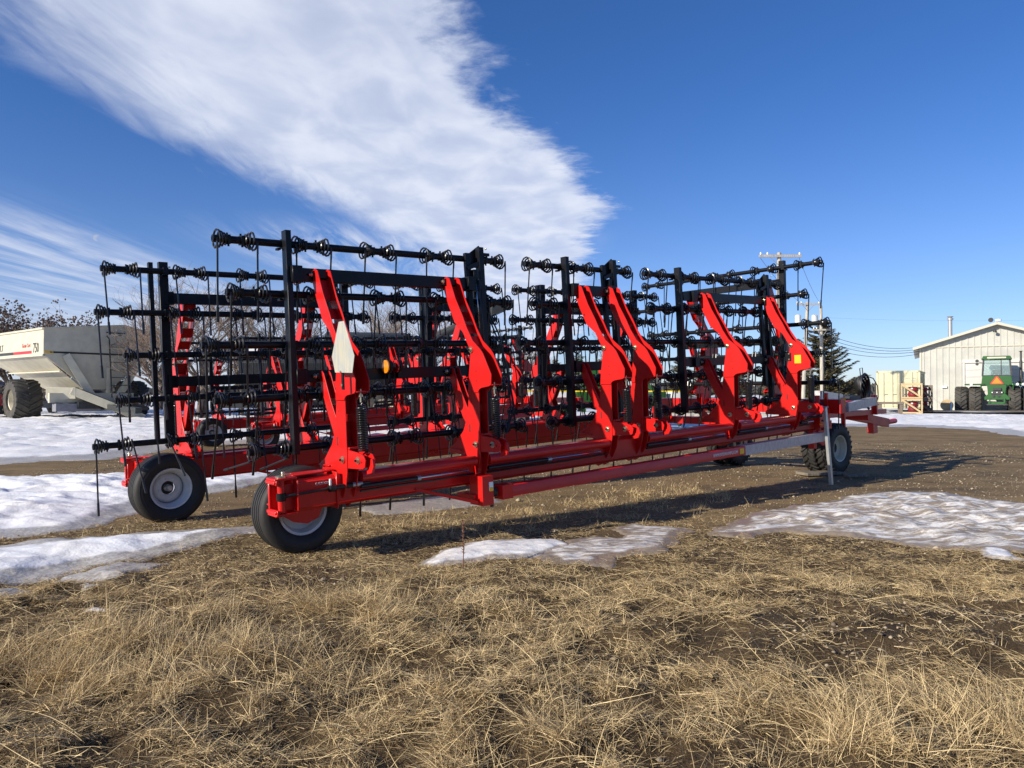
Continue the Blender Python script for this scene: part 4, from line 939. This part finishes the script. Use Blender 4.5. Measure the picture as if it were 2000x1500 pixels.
for k in range(3): part('board', MB().use(WOODN if k else WHT).box((.28 * k, 0, .35 - .03 * k), (.14, .08, .72), Euler((R(-8), 0, R(4 * k)))), o)

# ------------------------------------------------------------------ green tractor
def tractor():
    c = WP(1947, 806, 55.5); o = empty('tractor', (c.x, c.y, .05), R(-33)); tag(o, 'green articulated tractor with dual rear wheels parked with its back to the camera', 'tractor')
    ty = lug_tyre(.99, .80, .45, 18, .09, RUBF, .13, 36).mesh('wheel'); rm = rim_mb(.45, .5, GYEL, dish=0, bolts=8).mesh('rim')
    for y in (0, 3.3):
        for x in (-2.30, -1.38, 1.08, 2.02):
            t = link('wheel', ty, o, (x, y, .97)); t.rotation_mode = 'ZYX'; t.rotation_euler = (0, 0, PI / 2); link('rim', rm, t)
    part('rear_frame', MB().use(GREEN).prism([(-.55, 1.15), (.50, 1.15), (.62, 2.1), (-.62, 2.1)], 1, -.9, 1.6).prism([(-.80, .95), (.80, .95), (.80, 1.15), (.5, 1.42), (-.5, 1.42), (-.80, 1.15)], 1, -1.1, -.2), o, bevel=.03)
    part('fender', MB().use(GREEN).box((-1.4, -.1, 2.10), (1.3, 1.5, .10)).box((-1.0, -.1, 1.9), (.08, 1.5, .4)), o, bevel=.03); part('fender', MB().use(GREEN).box((1.4, -.1, 2.10), (1.3, 1.5, .10)).box((1.0, -.1, 1.9), (.08, 1.5, .4)), o, bevel=.03)
    part('hitch', MB().use(GREEN).box((0, -1.15, .72), (1.1, .3, .16)).box((-.45, -1.2, .9), (.10, .4, .35)).box((.45, -1.2, .9), (.10, .4, .35)).use(DARKHUB).box((0, -1.2, .60), (1.3, .25, .08)).box((0, -1.0, 1.75), (.5, .2, .2)).disc((-.22, -1.13, 1.24), (0, 1, 0), .09, .1, 10).disc((.1, -1.13, 1.24), (0, 1, 0), .09, .1, 10).box((0, -1.0, 1.45), (.7, .2, .3)).use(WHT).box((-.3, -1.12, 1.5), (.07, .05, .07)).box((.0, -1.12, 1.5), (.07, .05, .07)).box((.3, -1.12, 1.5), (.07, .05, .07)), o)
    part('cab_base', MB().use(GREEN).prism([(-1.0, 2.0), (1.0, 2.0), (.92, 2.78), (-.92, 2.78)], 1, .2, 2.1), o, bevel=.02)
    for x, x2 in ((-.92, -.84), (.92, .84)):
        for y in (.25, 2.05): part('cab_post', MB().use(DGREY).beam((x, y, 2.75), (x2, y, 4.0), .10, .10), o)
    part('cab_sill', MB().use(DGREY).box((0, .22, 2.78), (1.8, .06, .06)), o); part('window_bar', MB().use(DGREY).box((.28, .25, 3.4), (.05, .05, 1.2)), o)
    part('cab_glass', MB().use(GLASS).add([(-.88, .26, 2.8), (.88, .26, 2.8), (.80, .26, 3.98), (-.80, .26, 3.98)], [(0, 1, 2, 3)]).add([(-.9, .3, 2.8), (-.9, 2.0, 2.8), (-.82, 2.0, 3.98), (-.82, .3, 3.98)], [(0, 1, 2, 3)]).add([(-.88, 2.04, 2.8), (.88, 2.04, 2.8), (.80, 2.04, 3.98), (-.80, 2.04, 3.98)], [(0, 1, 2, 3)]), o)
    part('seat', MB().use(DARKHUB).box((0, .9, 2.95), (.5, .5, .5)).lathe([(0, .2), (.02, .22), (.04, .2)], (.1, 1.5, 3.1), (0, .5, 1), 16), o)
    part('cab_roof', MB().use(GREEN).prism([(-.98, 4.0), (.98, 4.0), (.85, 4.25), (-.85, 4.25)], 1, .05, 2.25).use(CREAM).box((0, .04, 4.12), (1.2, .04, .12)), o, bevel=.03)
    part('hood', MB().use(GREEN).box((.0, 3.6, 2.1), (1.1, 3.0, 1.0)), o, bevel=.05)
    part('exhaust', MB().use(DARKHUB).lathe([(2.2, .001), (2.2, .10), (3.9, .10), (3.95, .07), (4.6, .07), (4.65, .16), (4.66, .001)], (1.55, 1.8, 0), (0, 0, 1), 12), o)
    part('air_cleaner', MB().use(DARKHUB).lathe([(2.1, .001), (2.1, .2), (4.1, .2), (4.2, .12), (4.5, .12), (4.5, .001)], (2.05, 2.2, 0), (0, 0, 1), 14).box((1.8, 2.0, 2.2), (.9, .4, .3)), o)
    part('mirror', MB().use(DARKHUB).tube([(-.95, .6, 3.8), (-1.25, .4, 3.85)], .02, 5).disc((-1.25, .38, 3.9), (0, 1, 0), .12, .06, 10).disc((-1.25, .38, 3.66), (0, 1, 0), .11, .06, 10), o)
    part('slow_vehicle_sign', MB().use(REDPRINT).prism([(-.42, 2.12), (.42, 2.12), (.36, 2.26), (.07, 2.70), (-.07, 2.70), (-.36, 2.26)], 1, .14, .155).use(ORG).prism([(-.33, 2.17), (.33, 2.17), (.0, 2.66)], 1, .125, .139), o)
    for x in (-1.62, 1.25, 1.6): part('work_lamp', MB().use(WHT).disc((x, -.88, 2.1), (0, 1, 0), .09, .08, 12), o)
    return o
tractor()

# ------------------------------------------------------------------ utility poles and wires
def pole(px_, top, D, base_px, label, arm=None, cans=0, armz=None):
    T0 = WP(px_, top, D); b = WP(base_px, 790, D); o = empty('utility_pole', (b.x, b.y, 0)); tag(o, label, 'utility pole', 'wooden utility poles beyond the machine')
    tx = T0.x - b.x
    part('post', MB().use(POLEM).tube([(0, 0, -.3), (tx * .5, 0, T0.z / 2), (tx, 0, T0.z)], [.17, .145, .115], 12), o)
    if arm:
        za = T0.z - .22 if armz is None else armz; xa = tx * za / T0.z
        ca = part('crossarm', MB().use(POLEM).beam((xa - arm / 2, -.17, za), (xa + arm / 2, -.17, za), .10, .13), o)
        for f in (-.46, -.3, .46): part('insulator', MB().use(WHT).lathe([(0, .03), (.05, .06), (.1, .04), (.14, .05), (.16, .001)], (xa + f * arm, -.17, za + .06), (0, 0, 1), 10), ca)
        for s in (-1, 1): part('arm_brace', MB().use(STEEL).beam((xa, -.14, za - .6), (xa + s * arm * .28, -.2, za), .02, .04), o)
    for k in range(cans):
        part('transformer', MB().use(mat('light_grey_paint', (.55, .56, .56), .4) if k == 0 else bpy.data.materials['light_grey_paint']).lathe([(0, .001), (0, .24), (.8, .24), (.88, .15), (.9, .001)], (tx * .8 + (-.75 if k == 0 else .6), -.15, T0.z - 1.95), (0, 0, 1), 14).use(DARKHUB).box((tx * .8 + (-.4 if k == 0 else .3), -.1, T0.z - 1.6), (.4, .06, .06)), o)
    return o
pole(1523, 493, 43, 1519, 'tallest pale pole with a plain crossarm rising behind the harrow end', 2.45)
pole(1578, 589, 60, 1567, 'leaning pole carrying two grey transformer cans', 1.9, 2)
pole(1604, 597, 62, 1606, 'shorter upright pole right of the transformers, in front of the spruce', 1.5, 0, 6.8)
def wire(pts, label, sag=.6, r=.022, name='power_line'):
    a, b = Vector(pts[0]), Vector(pts[1]); P3 = [a.lerp(b, i / 14) - Vector((0, 0, sag * 4 * (i / 14) * (1 - i / 14))) for i in range(15)]
    o = link(name, MB().use(HOSE).tube(P3, r, 4).mesh(name)); tag(o, label, 'power line', 'overhead wires'); return o
for k, (y0, y1) in enumerate(((650, 678), (658, 682), (666, 686), (676, 691))):
    wire((WP(1608, y0, 62), WP(1797, y1, 61)), ('highest', 'second highest', 'third highest', 'lowest')[k] + ' of the sagging wires running from the poles to the shed eave', .55)
wire((WP(1486, 503, 43), WP(1572, 596, 60)), 'thin wire dropping from the left end of the tall crossarm', .3, .012)
wire((WP(1562, 503, 43), WP(1606, 596, 60)), 'thin wire dropping from the right end of the tall crossarm', .3, .012)
for k, (y0, y1) in enumerate(((600, 570), (655, 652))):
    wire((WP(1606, y0 + 20, 62), WP(2150, y1 + 50, 70)), ('upper', 'lower')[k] + ' faint far wire crossing the sky towards the right', .3, .005)

# ------------------------------------------------------------------ trees
def bare_tree_mesh(seed, H, twig=True, seeds=False, spread=.9):
    rnd = random.Random(seed); V_ = MB().use(TWIG if seed % 2 else TWIG2); T_ = MB().use(BARK); clusters = []
    def grow(p, d, L, r, lvl):
        n = 3; q = p.copy(); pts = [q.copy()]; dd = d.copy()
        for i in range(n):
            dd = (dd + Vector((rnd.gauss(0, .12), rnd.gauss(0, .12), .06))).normalized(); q = q + dd * L / n; pts.append(q.copy())
        rs = [r * (1 - .45 * i / n) for i in range(n + 1)]
        (T_ if lvl < 2 else V_).tube(pts, rs, 6 if lvl < 2 else 3, cap=False)
        if lvl >= (6 if twig else 5):
            clusters.append(q); return
        k = 3 if lvl < 4 else 2
        for j in range(k + (1 if lvl in (1, 2) else 0)):
            f = rnd.uniform(.35, 1); idx = min(n - 1, int(f * n)); base = pts[idx].lerp(pts[idx + 1], f * n - idx)
            ax = Vector((rnd.gauss(0, 1), rnd.gauss(0, 1), rnd.gauss(0, .35))).normalized()
            nd = (dd * .75 + ax * spread * rnd.uniform(.5, 1)).normalized(); nd.z = max(nd.z, -.05)
            grow(base, nd, L * rnd.uniform(.58, .82), r * .55, lvl + 1)
    for _ in range(3):
        grow(Vector((rnd.uniform(-.2, .2), rnd.uniform(-.2, .2), 0)), Vector((rnd.gauss(0, .25), rnd.gauss(0, .25), 1)).normalized(), H * .36, H * .018, 0)
    if seeds:
        V_.use(SEED)
        for q in clusters:
            if rnd.random() < .75:
                for _ in range(2):
                    c = q + Vector((rnd.gauss(0, .05), rnd.gauss(0, .05), rnd.gauss(0, .05))); s = rnd.uniform(.03, .065)
                    V_.add([c + Vector((s, 0, 0)), c + Vector((-s * .5, s, 0)), c + Vector((-s * .5, -s, 0)), c + Vector((0, 0, s)), c + Vector((0, 0, -s))], [(0, 1, 3), (1, 2, 3), (2, 0, 3), (1, 0, 4), (2, 1, 4), (0, 2, 4)])
    return T_.mesh('trunk', 60), V_.mesh('crown', 0)
BT = [bare_tree_mesh(3, 6.0, True, True, 1.0), bare_tree_mesh(4, 6.0, True, False, .75), bare_tree_mesh(7, 6.0, True, False, .65)]
def bare_tree(px_, D, top, kind, label, rz, grp='leafless trees behind the machines'):
    p = WP(px_, top, D); o = empty('leafless_tree', (p.x, p.y, 0), rz); tag(o, label, 'tree', grp)
    s = p.z / 4.9; t = link('trunk', BT[kind][0], o); c = link('crown', BT[kind][1], o); o.scale = (s, s, s); return o
for a in ((-60, 52, 604, 0, 'leafless seed-laden tree rising over the far left edge of the grain cart', .3),
          (35, 50, 598, 0, 'leafless tree full of dark seed clusters above the lettering of the grain cart', 1.9),
          (102, 51, 612, 0, 'bushy leafless tree above the corner of the grain cart', 3.3),
          (140, 55, 630, 0, 'low leafless tree between the cart corner and its ladder', 4.4),
          (345, 40, 585, 1, 'slender bare tree directly behind the left harrow posts', .5),
          (392, 38, 567, 1, 'tallest bare tree seen between the left posts of the harrow', 2.5),
          (312, 62, 640, 2, 'small reddish bare tree between the grain cart and the harrow posts', 1.5),
          (470, 42, 592, 2, 'bare tree behind the left half of the near harrow section', 4.0),
          (550, 44, 600, 1, 'bare tree behind the tall black post of the near section', 5.2),
          (745, 46, 590, 2, 'bare tree showing above the dark tarp roof', .9),
          (820, 48, 612, 1, 'faint bare tree beside the sloping auger', 2.2),
          (1030, 60, 672, 2, 'greyish bare tree low between the first and second harrow sections', 3.1),
          (1205, 62, 668, 1, 'greyish bare tree behind the paired red arms', 5.5)):
    bare_tree(*a)
def spruce_mesh(seed, H, Rr, loose=.25, n_wh=30, dens=20):
    rnd = random.Random(seed); T_ = MB().use(BARK).tube([(0, 0, -.2), (0, 0, H * .5), (0, 0, H)], [H * .018, H * .011, .015], 8)
    V_ = MB().use(SPRUCE)
    for i in range(n_wh):
        z = H * (.05 + .95 * (i / n_wh) ** .92); Lm = Rr * (1 - z / H) ** .75 + .12
        for k in range(8):
            if rnd.random() < .22: continue
            a = rnd.uniform(0, 2 * PI); L = Lm * rnd.uniform(1 - loose * 1.6, 1 + loose); up = rnd.uniform(-.12, .28)
            pts = []; m = 7
            for j in range(m + 1):
                f = j / m; pts.append(Vector((math.cos(a) * L * f, math.sin(a) * L * f, z + L * (up * f - .30 * f * (1 - f) + .16 * f * f))))
            T_.tube([pts[0], pts[3], pts[-1]], [.03, .02, .006], 3, cap=False)
            st = max(8, int(L * dens))
            for j in range(st):
                f = .12 + .88 * (j + rnd.random()) / st; q = pts[min(m - 1, int(f * m))].lerp(pts[min(m, int(f * m) + 1)], f * m - int(f * m))
                for s in (-1, 1, 0):
                    ln = (.34 * (1 - .5 * f) + .08) * rnd.uniform(.6, 1.3) * (L ** .3); aa = a + s * rnd.uniform(.5, 1.2)
                    d = Vector((math.cos(aa), math.sin(aa), rnd.uniform(-.45, .25))).normalized(); wv = Vector((-d.y, d.x, rnd.uniform(-.6, .6))).normalized() * rnd.uniform(.045, .085)
                    b = q + d * ln; c = q + d * ln * .45
                    V_.add([q, c + wv, b, c - wv], [(0, 1, 2, 3)])
    return T_.mesh('trunk', 60), V_.mesh('crown', 0)
SP = [spruce_mesh(1, 9.0, 3.0, .48, 44, 22), spruce_mesh(2, 8.0, 2.3, .3, 34, 14)]
def spruce(px_, D, top, kind, label, rz, sx=1):
    p = WP(px_, top, D); o = empty('spruce_tree', (p.x, p.y, 0), rz); tag(o, label, 'tree', 'spruce trees of the shelter belt')
    s = p.z / (9.0, 8.0)[kind]; link('trunk', SP[kind][0], o); link('crown', SP[kind][1], o); o.scale = (s * sx, s * sx, s)
spruce(1604, 66, 622, 0, 'big ragged spruce behind the utility poles right of the harrow', .4, 1.12)
spruce(1328, 75, 690, 1, 'spruce low behind the left post of the third harrow section', 1.0, 1.2)
spruce(1372, 72, 682, 1, 'spruce behind the middle of the third harrow section', 2.0, 1.3)
spruce(1440, 78, 700, 1, 'spruce between the last two pairs of red arms', 3.0, 1.2)
spruce(1510, 76, 702, 1, 'spruce left of the tall pole', 4.0, 1.2)
spruce(1085, 80, 700, 1, 'small far spruce behind the second harrow section, left one', 5.0, 1.3)
spruce(1130, 82, 690, 1, 'small far spruce behind the second harrow section, middle one', .7, 1.4)
spruce(1175, 84, 698, 1, 'small far spruce behind the second harrow section, right one', 2.7, 1.3)
spruce(1262, 80, 705, 1, 'far spruce between the second and third harrow sections', 1.7, 1.3)
# far shelter belt on the horizon: one mass of trees nobody could count
mb = MB().use(leafmat('far_belt', (.035, .036, .034), (.06, .055, .045), .05))
for k in range(1500):
    x = random.uniform(-420, 620); y = 420 + random.uniform(-25, 25); h = random.uniform(4.5, 8.5) * (.55 + .6 * float(vnoise(x * .02, 0 * y, 5))); w = random.uniform(2.0, 4.5); z0 = .4
    mb.lathe([(0, w * .45), (h * .35, w), (h * .75, w * .7), (h, .02)], (x, y, z0), (0, 0, 1), 5)
tag(link('shelter_belt', mb.mesh('shelter_belt', 0)), 'dark far line of trees along the horizon', kind='stuff')
for a, b, c, h in ((1600, 1712, 110, 2.9), (880, 1010, 130, 3.0)):
    mb = MB().use(bpy.data.materials['far_belt'])
    for k in range(90):
        p = WP(random.uniform(a, b), 770, c + random.uniform(-6, 6)); r = random.uniform(.5, 1.3); mb.lathe([(-.2, r * .8), (h * .4 * random.uniform(.5, 1), r), (h * random.uniform(.55, 1), .05)], (p.x, p.y, 0), (0, 0, 1), 6)
    tag(link('bushes', mb.mesh('bushes', 0)), 'dark mass of far bushes low on the horizon ' + ('left of the container' if a > 1500 else 'behind the middle of the harrow'), kind='stuff')

# ------------------------------------------------------------------ dry grass, straw and stones
def blades(name, base, ang, length, width, tilt, droop, tone, m, seg=3, twist=None):
    """curved ribbons; all arguments are arrays"""
    n = len(base); k = seg + 1
    d = np.stack([np.cos(ang), np.sin(ang), np.zeros(n)], 1); side = np.stack([-np.sin(ang), np.cos(ang), np.zeros(n)], 1)
    pts = np.zeros((n, k, 3)); p = base.copy(); a = tilt.copy(); step = length / seg; pts[:, 0] = p
    for i in range(seg):
        p = p + (d * np.cos(a)[:, None] + np.array([0, 0, 1.0]) * np.sin(a)[:, None]) * step[:, None]
        g0 = gh(p[:, 0], p[:, 1]) + .004; p[:, 2] = np.maximum(p[:, 2], g0); pts[:, i + 1] = p; a = a - droop
    if twist is None: twist = RNG.uniform(-1.2, 1.2, n)
    sv = side * np.cos(twist)[:, None] + np.array([0, 0, 1.0]) * np.sin(twist)[:, None]
    wf = np.linspace(1, .25, k)
    Lv = pts - sv[:, None, :] * (width[:, None] * wf[None, :] / 2)[:, :, None]; Rv = pts + sv[:, None, :] * (width[:, None] * wf[None, :] / 2)[:, :, None]
    co = np.stack([Lv, Rv], 2).reshape(-1, 3); b0 = (np.arange(n) * 2 * k)[:, None]; i = np.arange(seg)[None, :] * 2
    q = np.stack([b0 + i, b0 + i + 1, b0 + i + 3, b0 + i + 2], -1).reshape(-1, 4)
    me = bpy.data.meshes.new(name); me.vertices.add(len(co)); me.vertices.foreach_set('co', co.ravel().astype(np.float32))
    me.loops.add(q.size); me.loops.foreach_set('vertex_index', q.ravel().astype(np.int32)); me.polygons.add(len(q)); me.polygons.foreach_set('loop_start', np.arange(0, q.size, 4, dtype=np.int32))
    me.update(calc_edges=True)
    at = me.attributes.new('tone', 'FLOAT', 'POINT'); at.data.foreach_set('value', np.repeat(tone, 2 * k).astype(np.float32))
    me.materials.append(m); return link(name, me)
def in_snow(x, y):
    r = np.zeros(x.shape, bool)
    for p in SNOWPOLYS: 
        pa = np.array(p)
        if pa[:, 1].min() > 12: continue
        r |= sdist(x, y, p) > .05
    return r
def scatter(n, x0, x1, y0, y1, dens):
    x = RNG.uniform(x0, x1, n); y = RNG.uniform(y0, y1, n); keep = (np.abs(x) < y * .78 + .5) & (RNG.random(n) < dens(x, y)); x, y = x[keep], y[keep]
    return x, y
def bare(x, y):
    """how bare the soil is: the stony patches on the right and the wet ones in the middle"""
    b = np.exp(-(((x - 2.35) / 1.25) ** 2 + ((y - 4.45) / .70) ** 2)) + .45 * np.exp(-(((x - .8) / .6) ** 2 + ((y - 4.9) / .5) ** 2)) + .8 * np.exp(-(((x - 3.1) / .9) ** 2 + ((y - 5.2) / .5) ** 2)) + .8 * np.exp(-(((x + 1.9) / .9) ** 2 + ((y - 5.9) / .35) ** 2)) + .5 * np.exp(-(((x + .4) / .35) ** 2 + ((y - 5.55) / .3) ** 2))
    return np.clip(b, 0, 1)
def tall(x, y):
    t = .85 * np.exp(-(((x + 2.1) / 1.2) ** 2 + ((y - 4.1) / .55) ** 2)) + .7 * np.exp(-(((x + .95) / .8) ** 2 + ((y - 5.2) / .6) ** 2)) + .7 * np.exp(-(((x - .6) / .9) ** 2 + ((y - 3.0) / .30) ** 2)) + .6 * np.exp(-(((x - 2.0) / .8) ** 2 + ((y - 3.2) / .35) ** 2))
    return np.clip(t, 0, 1)
def clumpiness(x, y): return sst(fbm(x * 4.2, y * 5.4, 77, 4), .42, .58)
# matted tussocks
cx, cy = scatter(25000, -6, 7, 2.4, 8.6, lambda x, y: np.clip(.05 + 1.1 * clumpiness(x, y), 0, 1) * (1 - .88 * bare(x, y)) * (1 - sst(y, 5.7, 6.9) * .88))
nb = 26; n = len(cx); bx = np.repeat(cx, nb); by = np.repeat(cy, nb)
flow = fbm(cx * .8, cy * .8, 55, 3) * 4 * PI; ca = np.repeat(flow + RNG.normal(0, .5, n), nb)
far = np.repeat(cy, nb)
r = np.abs(RNG.normal(0, .045, n * nb)); th = RNG.uniform(0, 2 * PI, n * nb); x = bx + np.cos(th) * r; y = by + np.sin(th) * r
tl = np.repeat(tall(cx, cy), nb); hgt = np.repeat(RNG.uniform(.6, 1.2, n) * (.8 + .35 * clumpiness(cx, cy)), nb)
ln = RNG.gamma(6, 1 / 6, n * nb) * (.070 + .115 * tl) * hgt * (1 - .45 * sst(by, 5.4, 6.6)); ang = ca + RNG.normal(0, 1.3, n * nb)
tilt = np.clip(RNG.normal(.25 + .55 * tl, .38, n * nb), .0, 1.45); droop = RNG.uniform(-.05, .40, n * nb) * (1 - .5 * tl)
ok = ~in_snow(x, y) | (RNG.random(n * nb) < .05)
tone = np.clip(RNG.normal(.50, .24, n * nb) + np.repeat(RNG.normal(0, .14, n), nb), 0, 1)
wd = RNG.uniform(.0020, .0036, n * nb) * (1 + .06 * np.clip(by - 3, 0, 5))
sel = ok.nonzero()[0]; base = np.stack([x, y, gh(x, y) - .004], 1)
g = blades('dry_grass', base[sel], ang[sel], ln[sel], wd[sel], tilt[sel], droop[sel], tone[sel], STRAW, 3); tag(g, 'matted dry straw coloured grass covering the foreground', 'grass', kind='stuff')
# flattened straw litter lying on the soil
x, y = scatter(420000, -6.5, 7.5, 2.4, 9.4, lambda x, y: (1 - .60 * bare(x, y)) * (1 - sst(y, 7.4, 9.4) * .92) * (.42 + .58 * sst(fbm(x * 4.2, y * 5.4, 77, 4), .40, .60)))
ok = ~in_snow(x, y) | (RNG.random(len(x)) < .035); x, y = x[ok], y[ok]; n = len(x)
g = blades('straw_litter', np.stack([x, y, gh(x, y) + RNG.uniform(0, .02, n)], 1), RNG.uniform(0, 2 * PI, n), RNG.gamma(3, .016, n) + .012, RNG.uniform(.0016, .0040, n), RNG.normal(.10, .18, n), RNG.uniform(-.05, .25, n), np.clip(RNG.normal(.32, .26, n), 0, 1), STRAW, 2); tag(g, 'short broken straw lying flat on the soil', 'straw', kind='stuff')
# long single stalks thrown across the tussocks
x, y = scatter(3000, -5, 6, 2.4, 6.2, lambda x, y: .9 - .3 * bare(x, y)); n = len(x)
g = blades('long_stalks', np.stack([x, y, gh(x, y) + .02], 1), RNG.uniform(0, 2 * PI, n), RNG.uniform(.10, .38, n), RNG.uniform(.0022, .0038, n), RNG.uniform(.02, .6, n), RNG.uniform(-.05, .22, n), np.clip(RNG.normal(.75, .15, n), 0, 1), STRAW, 4); tag(g, 'long pale grass stalks lying over the matted grass', 'grass', kind='stuff')
# a thin line of shorter grass further back and along the wheels
def band(x, y): return np.exp(-((y - (8.2 + .75 * (x + .6))) / .9) ** 2) * (x > -2.8) * (x < 3.2)
cx, cy = scatter(5200, -6, 5, 7.4, 13, lambda x, y: np.clip(band(x, y) + .35 * (np.abs(y - 8.1 - .2 * x) < .45) * (x < -1.6), 0, 1) * clumpiness(x, y)); n = len(cx); nb = 16
bx = np.repeat(cx, nb) + RNG.normal(0, .05, n * nb); by = np.repeat(cy, nb) + RNG.normal(0, .05, n * nb); ok = ~in_snow(bx, by); bx, by = bx[ok], by[ok]; n = len(bx)
g = blades('short_grass', np.stack([bx, by, gh(bx, by)], 1), RNG.uniform(0, 2 * PI, n), RNG.gamma(5, .016, n), RNG.uniform(.003, .006, n), RNG.uniform(.3, 1.3, n), RNG.uniform(.1, .4, n), np.clip(RNG.normal(.55, .2, n), 0, 1), STRAW, 2); tag(g, 'short dry grass beneath the folded harrow', 'grass', kind='stuff')
# stones
def stones(name, x, y, size, label):
    n = len(x); ico = np.array([(0, 0, 1), (.9, 0, .2), (.3, .85, .25), (-.7, .5, .2), (-.75, -.5, .25), (.3, -.85, .2), (0, 0, -.6)]); fc = [(0, 1, 2), (0, 2, 3), (0, 3, 4), (0, 4, 5), (0, 5, 1), (6, 2, 1), (6, 3, 2), (6, 4, 3), (6, 5, 4), (6, 1, 5)]
    a = RNG.uniform(0, 2 * PI, n); s = size[:, None] * RNG.uniform(.55, 1.2, (n, 3)); s[:, 2] *= .75
    v = ico[None] * s[:, None, :] * RNG.uniform(.8, 1.2, (n, 7, 1)); ca, sa = np.cos(a)[:, None], np.sin(a)[:, None]
    vx = v[..., 0] * ca - v[..., 1] * sa + x[:, None]; vy = v[..., 0] * sa + v[..., 1] * ca + y[:, None]; vz = v[..., 2] + (gh(x, y) + size * .15)[:, None]
    co = np.stack([vx, vy, vz], -1).reshape(-1, 3); f = (np.array(fc)[None] + (np.arange(n) * 7)[:, None, None]).reshape(-1, 3)
    me = bpy.data.meshes.new(name); me.vertices.add(len(co)); me.vertices.foreach_set('co', co.ravel().astype(np.float32)); me.loops.add(f.size); me.loops.foreach_set('vertex_index', f.ravel().astype(np.int32))
    me.polygons.add(len(f)); me.polygons.foreach_set('loop_start', np.arange(0, f.size, 3, dtype=np.int32)); me.update(calc_edges=True); me.polygons.foreach_set('use_smooth', np.ones(len(f), bool))
    at = me.attributes.new('tone', 'FLOAT', 'POINT'); at.data.foreach_set('value', np.repeat(np.clip(RNG.beta(1.6, 2.4, n), 0, 1), 7).astype(np.float32)); me.materials.append(STONEM)
    tag(link(name, me), label, 'gravel', kind='stuff')
x, y = scatter(9000, -3, 7, 2.8, 7.2, lambda x, y: .05 + bare(x, y) * .9); stones('pebbles', x, y, RNG.gamma(2.2, .0032, len(x)) + .002, 'small pebbles on the bare soil among the grass')
x, y = scatter(46000, -9, 16, 6.8, 22, lambda x, y: np.clip(1.25 - (y - 7) / 22, .2, 1)); ok = ~in_snow(x, y); stones('yard_gravel', x[ok], y[ok], RNG.gamma(2.0, .0036, ok.sum()) + .003, 'loose gravel stones scattered over the yard')
# one reddish weed stalk standing by the snow, a brown stick in the grass
p = G(905, 1108); mb = MB().use(mat('weed_stalk', (.16, .075, .045), .8)).tube([(0, 0, 0), (.005, 0, .2), (-.01, .01, .42)], [.005, .004, .002], 5)
for k in range(34): z = .12 + .29 * k / 34; a = k * 2.4; mb.tube([(0, 0, z), (math.cos(a) * .018, math.sin(a) * .018, z + .012)], [.005, .002], 3)
tag(link('weed_stalk', mb.mesh('weed_stalk'), None, (p[0], p[1], .0)), 'single dark reddish weed stalk standing in front of the small snow patch', 'weed')
